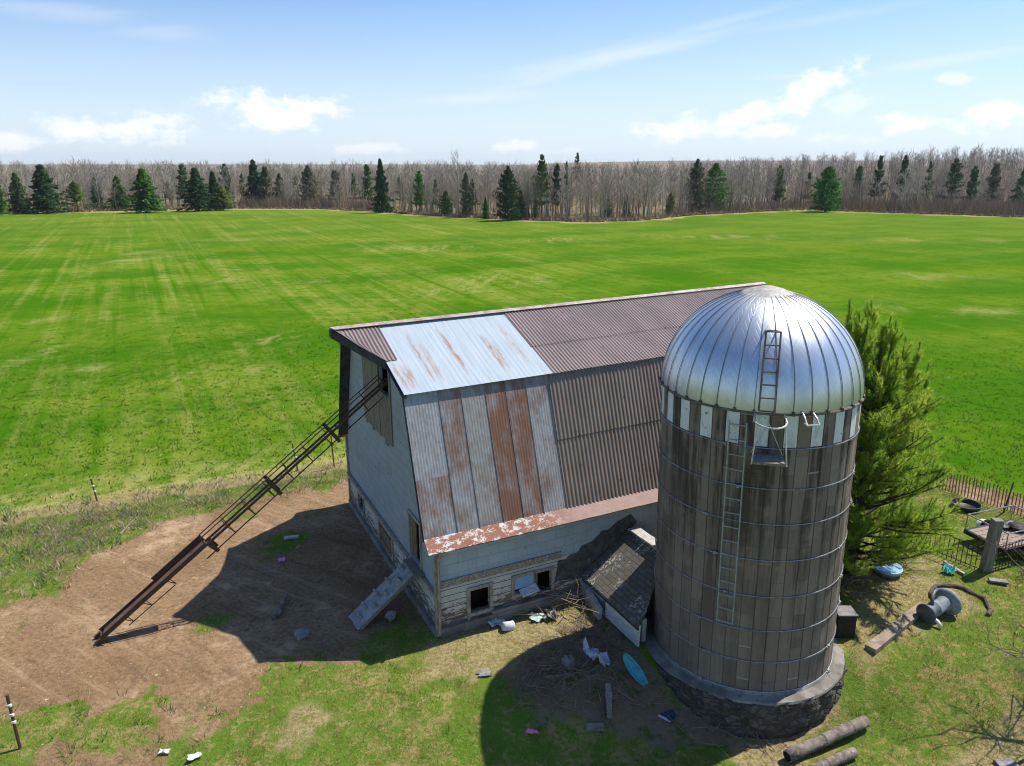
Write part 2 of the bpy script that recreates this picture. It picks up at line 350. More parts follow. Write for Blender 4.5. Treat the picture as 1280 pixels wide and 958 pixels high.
def rubble():
    m,t=newmat('rubble stone foundation'); v=t.map(t.obj(),(1,1,1.5)); vv=t.n('ShaderNodeVectorMath',{0:v,1:t.n('ShaderNodeVectorMath',{0:t.n('ShaderNodeTexNoise',{'Vector':v,'Scale':3.}).outputs['Color'],'Scale':.25},operation='SCALE').outputs[0]},operation='ADD').outputs[0]
    vo=t.n('ShaderNodeTexVoronoi',{'Vector':vv,'Scale':4.2}); ed=t.n('ShaderNodeTexVoronoi',{'Vector':vv,'Scale':4.2},feature='DISTANCE_TO_EDGE').outputs['Distance']
    w=t.sep(vo.outputs['Color'])[0]
    c=t.mix(w,(.065,.055,.045),(.15,.128,.105)); c=t.mix(t.ss(ed,.09,.01),c,(.085,.075,.062))
    c=t.mix(t.ss(t.noise(v,2.,5.,.7),.45,.65),c,(.055,.05,.04)); c=t.mix(t.ss(t.noise(v,5.,4.),.64,.72),c,(.22,.20,.18))
    t.bsdf(c,.95,0.,t.bump(t.math('ADD',t.ss(ed,0.,.14),t.noise(v,16.,4.)),.8,.05)); return m
M['rubble']=rubble()

# ---------------------------------------------------------------- camera, sun, sky
cam=bpy.data.cameras.new('camera'); co=bpy.data.objects.new('camera',cam); COL.objects.link(co)
cam.sensor_width=36; cam.lens=FPX/1280*36; cam.clip_end=6000; cam.clip_start=.1
co.location=(0,0,H); co.rotation_euler=(math.pi/2-TILT,0,0); sc.camera=co
sd=bpy.data.lights.new('sun','SUN'); so=bpy.data.objects.new('sun',sd); COL.objects.link(so)
sd.energy=4.6; sd.angle=R_(.53); sd.color=(1,.945,.86)
sdir=Vector((math.sin(SUN_AZ)*math.cos(SUN_EL),math.cos(SUN_AZ)*math.cos(SUN_EL),math.sin(SUN_EL)))
so.rotation_euler=sdir.to_track_quat('Z','Y').to_euler(); so.location=(20,10,40)
w=bpy.data.worlds.new('World'); sc.world=w; w.use_nodes=True; t=NT(w.node_tree)
sky=t.n('ShaderNodeTexSky',sky_type='NISHITA',sun_disc=False,sun_elevation=SUN_EL,sun_rotation=SUN_AZ,air_density=1.0,dust_density=.6,ozone_density=2.0,altitude=300)
g=t.n('ShaderNodeTexCoord').outputs['Generated']; d=t.sep(g)
azn=t.math('ARCTAN2',d[0],d[1]); eln=t.math('ARCSINE',d[2])
def azel(px,py):
    v=ray(px,py); v=v/np.linalg.norm(v); return math.atan2(v[0],v[1]),math.asin(v[2])
big=t.n('ShaderNodeTexNoise',{'Vector':t.map(g,(1,1,1.7)),'Scale':30.,'Detail':8.,'Roughness':.62}).outputs['Fac']
tot=None
for px,py,ax,ay,rot,amp in((345,140,88,25,0,1.),(285,124,36,11,0,.75),(400,136,40,14,0,.8),(140,161,92,19,0,.95),(200,152,42,14,0,.8),(75,160,45,14,0,.8),(10,177,50,13,0,.8),
    (860,160,75,16,.05,.95),(930,146,70,17,.3,.95),(1010,118,56,24,.45,1.),(962,163,46,11,0,.95),(1060,125,50,14,.1,.5),(1140,154,56,14,0,.95),(1245,144,55,19,.1,.95),(1200,98,22,7,0,.6),(645,184,34,9,0,.75),(450,187,56,9,0,.6),(1040,172,50,8,0,.5),(700,190,60,6,0,.3)):
    a0,e0=azel(px,py); dx=t.math('SUBTRACT',azn,a0); dy=t.math('SUBTRACT',eln,e0); c_,s_=math.cos(rot),math.sin(rot)
    rx=t.math('ADD',t.math('MULTIPLY',dx,c_*FPX/ax),t.math('MULTIPLY',dy,s_*FPX/ax)); ry=t.math('ADD',t.math('MULTIPLY',dx,-s_*FPX/ay),t.math('MULTIPLY',dy,c_*FPX/ay))
    r2=t.math('ADD',t.math('MULTIPLY',rx,rx),t.math('MULTIPLY',ry,ry))
    q=t.math('SUBTRACT',1.,t.math('SQRT',r2)); q=t.math('ADD',q,t.math('MULTIPLY',t.math('SUBTRACT',big,.5),3.2))
    q=t.math('MULTIPLY',t.ss(q,-.02,.9),amp); tot=q if tot is None else t.math('MAXIMUM',tot,q)
# thin wisps
wn=t.noise(t.comb(t.math('MULTIPLY',azn,5.),t.math('MULTIPLY',t.math('SUBTRACT',eln,t.math('MULTIPLY',azn,.16)),42.)),1.,6.,.62)
wisp=None
for px,py,ax,ay,rot,amp in((760,72,230,17,.20,.75),(600,122,120,11,.06,.55),(1195,74,115,9,.13,.6),(890,122,60,5,0,.4),(210,42,70,14,0,.3),(80,15,110,14,0,.4),(980,97,55,5,0,.45),(900,30,160,10,.2,.35),(1050,20,200,8,.1,.25)):
    a0,e0=azel(px,py); dx=t.math('SUBTRACT',azn,a0); dy=t.math('SUBTRACT',eln,e0); c_,s_=math.cos(rot),math.sin(rot)
    rx=t.math('ADD',t.math('MULTIPLY',dx,c_*FPX/ax),t.math('MULTIPLY',dy,s_*FPX/ax)); ry=t.math('ADD',t.math('MULTIPLY',dx,-s_*FPX/ay),t.math('MULTIPLY',dy,c_*FPX/ay))
    r2=t.math('ADD',t.math('MULTIPLY',rx,rx),t.math('MULTIPLY',ry,ry)); q=t.math('SUBTRACT',1.,t.math('SQRT',r2))
    q=t.math('ADD',q,t.math('MULTIPLY',t.math('SUBTRACT',wn,.5),1.8)); q=t.math('MULTIPLY',t.ss(q,.05,1.1),amp); wisp=q if wisp is None else t.math('MAXIMUM',wisp,q)
veil=t.math('MULTIPLY',t.math('SUBTRACT',1.,t.ss(eln,-.02,.24)),.72)
skyc=t.mix(1.,sky.outputs[0],(.76,.93,1.13),'MULTIPLY')
WH=(6.9,7.3,7.8)
c=t.mix(veil,skyc,(6.4,7.1,8.0)); c=t.mix(t.math('MULTIPLY',wisp,.7),c,WH); c=t.mix(t.math('MULTIPLY',tot,.85),c,(8.3,8.35,8.4))
bg=t.n('ShaderNodeBackground',{'Color':c,'Strength':.10}); t.n('ShaderNodeOutputWorld',{'Surface':bg.outputs[0]})
vs=sc.view_settings; vs.view_transform='Standard'; vs.look='None'; vs.exposure=0.47; vs.gamma=1.0; vs.use_curve_mapping=False
sc.cycles.filter_width=1.05; sc.cycles.max_bounces=6; sc.cycles.diffuse_bounces=4; sc.cycles.glossy_bounces=3; sc.cycles.transparent_max_bounces=4; sc.cycles.caustics_reflective=False

# ---------------------------------------------------------------- ground
def P2(*px): return np.array([at(*p)[:2] for p in px])
def sdf(poly,X,Y): # signed distance, positive inside
    n=len(poly); d=np.full(X.shape,1e9); ins=np.zeros(X.shape,bool)
    for i in range(n):
        a=poly[i]; b=poly[(i+1)%n]; e=b-a; wx=X-a[0]; wy=Y-a[1]
        h=np.clip((wx*e[0]+wy*e[1])/(e@e+1e-12),0,1); d=np.minimum(d,np.hypot(wx-e[0]*h,wy-e[1]*h))
        cnd=((a[1]<=Y)&(b[1]>Y))|((b[1]<=Y)&(a[1]>Y)); 
        with np.errstate(divide='ignore',invalid='ignore'): xi=a[0]+(Y-a[1])*(b[0]-a[0])/((b[1]-a[1])+1e-12)
        ins^=cnd&(X<xi)
    return np.where(ins,d,-d)
def sm(x,a,b):
    u=np.clip((x-a)/(b-a),0,1); return u*u*(3-2*u)
_ph=np.random.default_rng(3).uniform(0,6.28,(40,2)); _dr=np.random.default_rng(4).uniform(0,6.28,40)
def vnoise(X,Y,f,k=7,o=0): # cheap smooth noise, about -1..1
    s=0
    for i in range(k):
        j=(i+o*5)%40; ff=f*(.6+.8*((i*37+o*11)%10)/10)
        s=s+np.sin((X*math.cos(_dr[j])+Y*math.sin(_dr[j]))*ff*6.28+_ph[j,0])*np.cos((-X*math.sin(_dr[j])+Y*math.cos(_dr[j]))*ff*4.1+_ph[j,1])
    return s/math.sqrt(k)
fb=P2((-300,690),(0,645),(120,622),(300,597),(436,578)); fbr=P2((1160,590),(1280,620),(1500,678))
near_edge=np.vstack([[[-80,20]],fb,[[3.,33.]],[[14.,31.5]],fbr,[[60,8]]])
far_px=((-600,300),(-250,276),(0,269),(100,266),(200,264),(300,262),(400,262.5),(470,266),(540,271),(640,276),(740,279),(800,277),(870,270),(960,265.5),(1000,264),(1080,266.5),(1200,270),(1280,273),(1600,285))
far_edge=P2(*far_px)
field_poly=np.vstack([near_edge,far_edge[::-1]])
dirt_poly=P2((-60,770),(60,735),(110,690),(215,645),(330,622),(440,600),(470,600),(520,700),(552,795),(500,800),(440,822),(345,826),(330,850),(300,872),(230,882),(180,872),(120,895),(60,890),(-60,905))
dirt2=P2((20,800),(100,700),(200,665),(330,640),(440,630),(445,660),(400,790),(350,830),(240,850),(100,870),(-60,880),(-60,820))
fence_strip=P2((1140,588),(1280,622),(1400,655),(1400,690),(1280,646),(1178,610),(1140,603))
path_poly=P2((180,880),(215,870),(300,850),(330,880),(250,905),(215,958),(180,1000),(-40,1000),(60,940),(170,930))
straw_polys=[P2((360,885),(400,880),(410,905),(380,930),(355,915)),P2((540,800),(640,765),(715,755),(700,800),(600,850),(520,840)),P2((930,900),(1040,880),(1020,958),(900,958)),P2((1190,940),(1290,880),(1290,970),(1180,970)),P2((1060,760),(1160,690),(1180,700),(1150,790),(1080,830)),P2((1180,760),(1200,730),(1220,750),(1210,775))]
litter_poly=P2((620,835),(690,775),(760,770),(810,830),(850,880),(1040,880),(1000,935),(860,930),(760,915),(680,890),(640,865))
shade_dead=P2((415,790),(545,770),(560,800),(480,815),(420,820))
rough_poly=P2((-100,675),(0,652),(120,628),(300,603),(437,583),(437,606),(330,628),(215,650),(130,695),(60,745),(-100,790))
edge_strip=P2((-100,664),(0,640),(120,620),(300,592),(437,572),(437,584),(300,606),(120,634),(0,655),(-100,682))
def masks(X,Y):
    n=vnoise(X,Y,.45,9)*.35+vnoise(X,Y,1.3,9,1)*.22+vnoise(X,Y,3.3,9,2)*.10
    field=sm(sdf(field_poly,X,Y)+n*.6,-.25,.25)
    dirt=sm(sdf(dirt_poly,X,Y)+n*1.5,-.6,.6)
    dirt=np.maximum(dirt,sm(sdf(dirt2,X,Y)+n*.6,-.3,.4)); dirt=np.maximum(dirt,.68*sm(sdf(path_poly,X,Y)+n*1.1,-.5,.4))
    # green patches inside the bare yard
    for px,py,r,a in((350,680,.8,.9),(500,800,1.0,.7),(265,778,.55,.8),(105,750,.35,.5),(150,900,.6,.9),(230,690,.5,.6),(300,640,.7,.6),(60,740,.6,.6),(20,790,.35,.5),(395,640,.5,.5)):
        q=at(px,py); dirt=dirt*(1-a*sm(r-np.hypot(X-q[0],(Y-q[1])*.75)+n*.8,-.15,.45))
    dirt=np.maximum(dirt,.75*sm(sdf(fence_strip,X,Y)+n*.3,-.15,.2)); straw=np.zeros_like(X)
    for p in straw_polys: straw=np.maximum(straw,.85*sm(sdf(p,X,Y)+n*.9,-.5,.35))
    straw=np.maximum(straw,1.*sm(sdf(edge_strip,X,Y)+n*.5,-.45,.2))
    rough=sm(sdf(rough_poly,X,Y)+n*1.0,-.5,.4)
    # dead strip along the far end of the field
    dist=-sdf(field_poly,X,Y); far=sm(Y,120,150); straw=np.maximum(straw,far*sm(dist+vnoise(X,Y,.05,7,3)*2,-.8,.8)*sm(dist,14,7)); deep=far*sm(dist,6,12)
    lit=sm(sdf(litter_poly,X,Y)+n*.9,-.6,.5)
    for px,py,rx,ry in((120,460,1.6,1.0),(65,400,1.6,2.4),(60,440,1.,3.),(235,468,2.6,.8),(312,462,2.2,1.0),(345,425,3.,2.),(160,400,2.,2.5),(155,325,5.,4),(190,318,7,5),(420,352,5,1.5),(275,350,6,2),(30,450,2.,1.6),(530,310,10,4),(470,312,8,3),(690,300,9,3),(540,365,6,2.5),(1160,345,8,3),(1215,390,6,2.),(1130,385,4,2),(300,300,12,3),(620,350,9,4),(1180,300,20,4),(900,296,20,4),(650,385,3.,.6)):
        q=at(px,py); dd=np.hypot((X-q[0])/rx,(Y-q[1])/(ry*1.6)); straw=np.maximum(straw,.40*np.exp(-dd**2*.8)*np.clip(.75+n*1.6+.35*vnoise(X*.8,Y*.35,.22,9,2),0,1.3)*field)
    # thin, patchy first ten metres of the crop
    dn=sdf(np.vstack([[[-80,0]],near_edge,[[60,0]]]),X,Y); thin=sm(X,6,-6)*np.exp(-(np.maximum(-dn,0)/3.5)**2)*field
    straw=np.maximum(straw,.55*thin*(.8+n))
    return dirt*(1-field),np.clip(straw,0,1),field,np.maximum(np.maximum(lit,deep),rough*.22*(1-field))
def gz(X,Y): 
    a=np.exp(-(np.maximum(np.hypot(X,Y-20)-25,0)/10)**2)
    hill=(sm(X,40,330)*sm(Y,215,420)*10+sm(Y,700,1500)*9+sm(Y,300,650)*sm(-X,100,400)*2.)
    return (vnoise(X,Y,.35,7,4)*.02+vnoise(X,Y,1.1,7,5)*.012)*a-.02+hill+drop(X,Y)
def axis(lo,a,b,hi,st,gr):
    x=list(np.arange(a,b+1e-6,st)); s=st
    while x[-1]<hi: s*=gr; x.append(x[-1]+s)
    s=st
    while x[0]>lo: s*=gr; x.insert(0,x[0]-s)
    return np.array(x)
xs=axis(-2600,-20,22,2600,.13,1.045); ys=axis(-300,11,33,4200,.13,1.035)
GX,GY=np.meshgrid(xs,ys); X=GX.ravel(); Y=GY.ravel(); nx=len(xs); ny=len(ys)
Zg=gz(X,Y); md,ms_,mf,ml=masks(X,Y)
i=np.arange((nx-1)*(ny-1)); r0=i//(nx-1); c0=i%(nx-1); b=r0*nx+c0; Q=np.stack([b,b+1,b+nx+1,b+nx],1)
m,t=newmat('farm ground'); at_=t.n('ShaderNodeAttribute',attribute_name='tint'); mk=t.sep(at_.outputs['Color']); ma=at_.outputs['Alpha']
P=t.n('ShaderNodeNewGeometry').outputs['Position']; PR=t.map(P,(1,1,1),(0,0,-(math.pi/2-A_)))
n05=t.noise(P,.35,5.,.6); n2=t.noise(P,2.2,5.,.65); n8=t.noise(P,9.,5.,.65); n30=t.noise(P,34.,4.,.7); n01=t.noise(P,.05,5.,.6)
gmix=t.ss(t.math('ADD',t.math('MULTIPLY',n2,.5),t.math('MULTIPLY',n8,.5)),.42,.60)
patch=t.ss(t.math('ADD',t.math('MULTIPLY',n05,.6),t.math('MULTIPLY',n2,.4)),.42,.58)
lawn=t.mix(t.ss(t.math('ADD',t.math('MULTIPLY',n2,.30),t.math('ADD',t.math('MULTIPLY',n8,.48),t.math('MULTIPLY',patch,.09))),.39,.58),(.11,.185,.022),(.33,.25,.10)); lawn=t.mix(t.ss(n30,.55,.72),lawn,(.085,.085,.035)); lawn=t.mix(t.ss(t.noise(P,60.,3.,.7),.6,.72),lawn,(.40,.34,.19))
dirt=t.mix(t.ss(n05,.3,.7),(.255,.160,.085),(.355,.237,.135)); dirt=t.mix(t.ss(n8,.35,.75),dirt,(.165,.105,.06)); dirt=t.mix(t.ss(t.math('ADD',t.math('MULTIPLY',n2,.5),t.math('MULTIPLY',n05,.5)),.53,.66),dirt,(.44,.315,.195)); dirt=t.mix(t.math('MULTIPLY',t.ss(n30,.6,.75),.6),dirt,(.42,.33,.20)); dirt=t.mix(t.math('MULTIPLY',t.ss(n2,.42,.3),.6),dirt,(.125,.082,.05))
pos=t.sep(P); rowl=t.noise(t.map(PR,(.95,.016,1)),1.,4.,.65); rowm=t.noise(t.map(PR,(.24,.022,1),loc=(5,0,0)),1.,3.,.6); bandh=t.noise(t.map(PR,(.012,.10,1)),1.,4.,.55); patchy=t.noise(P,.085,5.,.62); n1s=t.noise(P,.8,5.,.65)
leftw=t.math('SUBTRACT',1.,t.ss(t.math('SUBTRACT',pos[0],t.math('MULTIPLY',pos[1],.10)),-22.,22.)); far_f=t.ss(pos[1],40.,130.)
fmix=t.math('ADD',t.math('MULTIPLY',bandh,.45),t.math('MULTIPLY',patchy,.55))
field=t.mix(t.ss(fmix,.40,.60),(.052,.142,.005),(.115,.190,.012))
rw=t.math('ADD',t.math('MULTIPLY',rowl,.40),t.math('ADD',t.math('MULTIPLY',rowm,.30),t.math('ADD',t.math('MULTIPLY',patchy,.22),t.math('MULTIPLY',n1s,.20))))
field=t.mix(t.math('MULTIPLY',t.ss(rw,.53,.74),t.math('ADD',.16,t.math('MULTIPLY',leftw,.50))),field,(.30,.29,.075))
field=t.mix(t.math('MULTIPLY',t.ss(rowl,.46,.30),t.math('ADD',.12,t.math('MULTIPLY',leftw,.45))),field,(.024,.115,.001))
field=t.mix(t.math('MULTIPLY',t.ss(t.math('ADD',t.math('MULTIPLY',n1s,.6),t.math('MULTIPLY',n2,.4)),.50,.38),.6),field,(.028,.125,.001))
field=t.mix(t.math('MULTIPLY',t.ss(pos[1],80.,170.),.30),field,(.155,.19,.03))
fine=t.ss(t.math('ADD',t.math('MULTIPLY',n8,.55),t.math('MULTIPLY',n2,.45)),.42,.30); field=t.mix(t.math('MULTIPLY',fine,t.math('SUBTRACT',.75,t.math('MULTIPLY',far_f,.5))),field,(.028,.085,.003))
straw=t.mix(t.ss(n8,.35,.65),(.42,.34,.18),(.23,.18,.08)); straw=t.mix(t.ss(n30,.5,.7),straw,(.15,.14,.05)); straw=t.mix(t.ss(n2,.55,.65),straw,(.16,.19,.04)); straw_f=t.mix(n8,(.37,.33,.13),(.29,.27,.08))
lit=t.mix(n8,(.27,.205,.13),(.16,.12,.08)); lit=t.mix(t.ss(n2,.5,.65),lit,(.085,.12,.03))
edge=t.math('ADD',t.math('MULTIPLY',t.math('SUBTRACT',n8,.5),.55),t.math('MULTIPLY',t.math('SUBTRACT',n2,.5),.55))
c=lawn
c=t.mix(t.ss(t.math('ADD',ma,edge),.30,.70),c,lit)
rut=t.noise(t.map(t.map(P,(1,1,1),(0,0,.55)),(.22,2.4,1)),1.,5.,.65); dirt=t.mix(t.math('MULTIPLY',t.ss(rut,.55,.70),.55),dirt,(.42,.30,.185)); dirt=t.mix(t.math('MULTIPLY',t.ss(rut,.45,.34),.55),dirt,(.145,.095,.055))
c=t.mix(t.ss(t.math('ADD',mk[0],edge),.35,.65),c,dirt)
c=t.mix(mk[2],c,field)
sc_=t.mix(mk[2],straw,straw_f)
c=t.mix(t.math('MULTIPLY',t.ss(t.math('ADD',mk[1],t.math('MULTIPLY',edge,t.math('MULTIPLY',t.ss(mk[1],0.,.3),1.2))),.12,.8),.9),c,sc_)
c=t.mix(at_.outputs['Fac'] if False else t.ss(t.sep(P)[2],.9,2.5),c,t.mix(t.ss(n05,.3,.7),(.28,.235,.19),(.20,.165,.13)))
hb=t.math('ADD',t.math('MULTIPLY',n8,.6),t.math('MULTIPLY',n30,.4))
t.bsdf(c,.95,0.,t.bump(hb,1.,.07),.0)
g_=fast('ground',np.stack([X,Y,Zg],1),Q,m,np.stack([md,ms_,mf,ml],1)); setp(g_,kind='structure')
# ---- grass, crop and litter blades
def scatter(n,xr,yr,keep):
    X=rng.uniform(*xr,n); Y=rng.uniform(*yr,n); k=keep(X,Y); return X[k],Y[k]
def blades(name,X,Y,h,wd,spread,per,colf,mat,lean=.5,kind='stuff',label=None,cat=None):
    n=len(X)*per; ii=np.repeat(np.arange(len(X)),per); a=rng.uniform(0,6.283,n); r=rng.uniform(0,1,n)**.5*spread*(h[ii] if hasattr(h,'__len__') else 1)
    hh=(h[ii] if hasattr(h,'__len__') else h)*rng.uniform(.55,1.15,n)
    bx=X[ii]+np.cos(a)*r; by=Y[ii]+np.sin(a)*r; bz=gz(bx,by)-.01
    f=rng.uniform(0,6.283,n); w_=wd*rng.uniform(.6,1.3,n)*(h[ii]/.1 if hasattr(h,'__len__') else 1)
    lx=np.cos(a)*lean*hh*rng.uniform(.3,1.4,n); ly=np.sin(a)*lean*hh*rng.uniform(.3,1.4,n)
    V=np.stack([np.stack([bx-np.cos(f)*w_,by-np.sin(f)*w_,bz],1),np.stack([bx+np.cos(f)*w_,by+np.sin(f)*w_,bz],1),np.stack([bx+lx,by+ly,bz+hh],1)],1).reshape(-1,3)
    C=np.repeat(np.repeat(colf(X,Y),per,0)*rng.uniform(.75,1.25,(n,1)),3,0)
    o=fast(name,V,np.arange(n*3).reshape(-1,3),mat,C); setp(o,label,cat,kind=kind); return o
def inview(X,Y,m=60):
    d=Y*math.cos(TILT)+H*math.sin(TILT); px=640+FPX*X/d; py=479-FPX*(Y*math.sin(TILT)-H*math.cos(TILT))/d
    return (px>-m)&(px<1280+m)&(py<958+m)
def barn_out(X,Y):
    dx=X-BO[0]; dy=Y-BO[1]; s=dx*BS[0]+dy*BS[1]; u=dx*BU[0]+dy*BU[1]
    return ~((s>-.05)&(s<15.6)&(u>-.05)&(u<9.4))&(np.hypot(X-6.338,Y-17.969)>2.8)&~((s>4.6)&(s<7.6)&(u<0)&(u>-3))
def lk(X,Y):
    k=inview(X,Y)&barn_out(X,Y); d,s,f,l=masks(X,Y); p=(1-d)*(1-f)*(1-.55*s)*(1-.55*l)*np.clip(.75+vnoise(X,Y,.8,7,6)*.35,.15,1); return k&(rng.uniform(0,1,len(X))<p)
X1,Y1=scatter(330000,(-20,22),(11,33),lk)
def lcol(X,Y):
    d,s,f,l=masks(X,Y); n=vnoise(X,Y,.35,9,7)*.45+vnoise(X,Y,1.5,9,8)*.5+rng.normal(0,.65,len(X))-.28-.9*s*2-.5*l+.1
    u=sm(n,-.6,.6)[:,None]; g=np.array([.098,.19,.018])*(1+.25*rng.normal(0,1,(len(X),1))).clip(.5,1.6); y=np.array([.37,.28,.095])
    return (y*(1-u)+g*u).clip(.01,.6)
blades('lawn_grass',X1,Y1,rng.uniform(.04,.09,len(X1)),.0075,1.0,4,lcol,M['grass'],.7,label='patchy green and straw coloured grass around the barn and silo',cat='grass')
def fk(X,Y):
    k=inview(X,Y)&barn_out(X,Y); d,s,f,l=masks(X,Y); dist=np.hypot(X,Y); p=f*np.clip(1-.75*s,0,1)*np.clip(1.1-(dist-24)/40,0,1)*.8*np.clip(.8+vnoise(X,Y,.7,7,9)*.4,.1,1); return k&(rng.uniform(0,1,len(X))<p)
X2,Y2=scatter(300000,(-56,56),(22,80),fk)
def fcol(X,Y):
    n=vnoise(X,Y,.25,9,2)*.5+rng.normal(0,.4,len(X)); d,s,f,l=masks(X,Y); n=n-s*1.3
    u=sm(n,-1.3,.9)[:,None]; return (np.array([.165,.215,.016])*(1-u)+np.array([.050,.142,.006])*u).clip(.01,.6)*np.where(np.random.default_rng(5).uniform(0,1,(len(X),1))<.045,np.array([3.6,2.3,18.]),1.)
blades('field_crop',X2,Y2,rng.uniform(.05,.125,len(X2)),.022,1.1,4,fcol,M['grass'],.8,label='bright green young crop covering the field beyond the barn',cat='crop')
# dead weeds of the rough strip beside the yard
def rk(X,Y):
    k=inview(X,Y)&barn_out(X,Y); v=sm(sdf(rough_poly,X,Y),-.3,.8)+.5*sm(sdf(edge_strip,X,Y),-.1,.3); return k&(rng.uniform(0,1,len(X))<v*.28*np.clip(.6+vnoise(X,Y,.6,7,3)*.7,.03,1))
X3,Y3=scatter(60000,(-24,-3),(20,32),rk)
def rcol(X,Y):
    u=rng.uniform(0,1,(len(X),1)); g=sm(vnoise(X,Y,.5,7,5)+rng.normal(0,.4,len(X)),-.1,.7)[:,None]; q=np.array([.50,.42,.29])*u+np.array([.28,.225,.155])*(1-u); return q*(1-g)+np.array([.11,.20,.05])*g
blades('dead_weeds',X3,Y3,rng.uniform(.09,.24,len(X3)),.010,.9,4,rcol,M['grass'],.9,label='grey dead weeds and thatch between the field and the bare yard',cat='weeds')
# small clods, straw bits and pebbles on the bare yard and the lawn
def chips(name,X,Y,size,colf,label,cat):
    n=len(X); base=np.array([[1,0,0],[-.5,.8,0],[-.5,-.8,0],[.1,0,.7]]); a=rng.uniform(0,6.283,n); sx=size*rng.lognormal(0,.45,n); el=rng.uniform(.5,2.2,n)
    V=np.repeat(base[None],n,0)*np.stack([sx*el,sx,sx],1)[:,None]; ca,sa=np.cos(a)[:,None],np.sin(a)[:,None]
    x=V[:,:,0]*ca-V[:,:,1]*sa; y=V[:,:,0]*sa+V[:,:,1]*ca; V=np.stack([x+X[:,None],y+Y[:,None],V[:,:,2]+gz(X,Y)[:,None]-.004],2).reshape(-1,3)
    T=(np.array([[0,1,3],[1,2,3],[2,0,3]])[None]+4*np.arange(n)[:,None,None]).reshape(-1,3)
    o=fast(name,V,T,M['litter'],np.repeat(colf(n),4,0)); return setp(o,label,cat,kind='stuff')
def wk(X,Y):
    d,s,f,l=masks(X,Y); e=np.exp(-((d-.45)/.25)**2)*(1-f)+.12*(1-d)*(1-f); return inview(X,Y)&barn_out(X,Y)&(rng.uniform(0,1,len(X))<e*np.clip(.35+.6*vnoise(X,Y,.9,7,2),0,1))
X5,Y5=scatter(9000,(-20,20),(11,33),wk)
blades('weed_tufts',X5,Y5,rng.uniform(.10,.20,len(X5)),.008,.8,9,lambda X,Y: np.where(rng.uniform(0,1,(len(X),1))<.65,np.array([.07,.21,.02]),np.array([.40,.33,.17])),M['grass'],.8,label='taller green and straw weed tufts along the edge of the bare yard and lawn',cat='weeds')
def dk(X,Y): d,s,f,l=masks(X,Y); return inview(X,Y)&barn_out(X,Y)&(rng.uniform(0,1,len(X))<d*np.clip(.45+.5*vnoise(X,Y,.5,7,1),.03,1))
X4,Y4=scatter(42000,(-17,0),(12,28),dk)
def dcol(n):
    u=rng.uniform(0,1,(n,1)); c=np.array([.20,.13,.08])*(1-u)+np.array([.40,.29,.19])*u; k=rng.uniform(0,1,n)<.10; c[k]=np.array([.42,.33,.19]); return c
chips('yard_litter',X4,Y4,.015,dcol,'clods, chaff and pebbles scattered over the bare yard','litter')

# ---------------------------------------------------------------- barn
W=9.3242; L=15.5316; UE,ZE,UF,ZF,UB,ZBK,ZR=.0012,2.9345,-.3208,2.7125,1.31,6.7188,7.9232; OV=.3075; GH=1.3918; ZRS=.0128
RZ=math.pi/2-A_
barn=empty('barn',BO,RZ,'old gambrel barn with rust streaked metal roof and pale shingle walls','barn')
def wz(u): # underside of roof at across-coordinate u
    u=min(u,W-u); a=[(0,ZE-.06),(UB,ZBK-.12),(W/2,ZR-.12)]
    for (u0,z0),(u1,z1) in zip(a,a[1:]):
        if u<=u1: return z0+(z1-z0)*(max(u,u0)-u0)/(u1-u0)
def wallmesh(pt,us,top,holes,z0,z1,th,thdir,mb): # strips along coordinate a with rectangular holes
    ev=sorted(set(us+[h[0] for h in holes]+[h[1] for h in holes]))
    for a,b in zip(ev,ev[1:]):
        hs=sorted([(h[2],h[3]) for h in holes if h[0]<b-1e-6 and h[1]>a+1e-6]); lo=z0; segs=[]
        for h0,h1 in hs: segs.append((lo,h0)); lo=h1
        segs.append((lo,None))
        for s0,s1 in segs:
            ta=min(top(a),z1) if s1 is None else s1; tb=min(top(b),z1) if s1 is None else s1
            s0a=min(s0,ta); s0b=min(s0,tb)
            if max(ta-s0a,tb-s0b)<.01: continue
            mb.prism([pt(a,s0a),pt(b,s0b),pt(b,tb),pt(a,ta)],thdir*th)
BANDZ=1.30
gp=lambda s:(lambda u,z:bw(s,u,z))
lofth=(3.70,4.58,5.92,7.12); sideh=(1.22,2.10,1.45,2.84); lowdoor=(4.02,5.42,.30,1.10); gwin=(7.40,8.02,.50,1.05)
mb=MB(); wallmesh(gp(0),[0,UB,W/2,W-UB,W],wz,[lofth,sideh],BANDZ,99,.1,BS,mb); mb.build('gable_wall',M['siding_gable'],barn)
mb=MB(); wallmesh(gp(-.012),[0,W],lambda u:BANDZ-.12,[lowdoor,gwin,(1.22,2.1,1.05,1.2)],.0,99,.1,BS,mb); mb.build('gable_lower_boards',M['peel'],barn)
mb=MB(); mb.box(bw(-.045,W/2,BANDZ-.06),(.07,W+.06,.16),(BS,BU,(0,0,1))); mb.box(bw(-.07,W/2,BANDZ+.03),(.10,W+.06,.03),(BS,BU,(0,0,1))); mb.build('gable_sill_board',M['trim'],barn)
mb=MB(); mb.box(bw(-.06,W/2,.08),(.10,W+.1,.24),(BS,BU,(0,0,1))); mb.build('gable_footing',M['concrete'],barn)
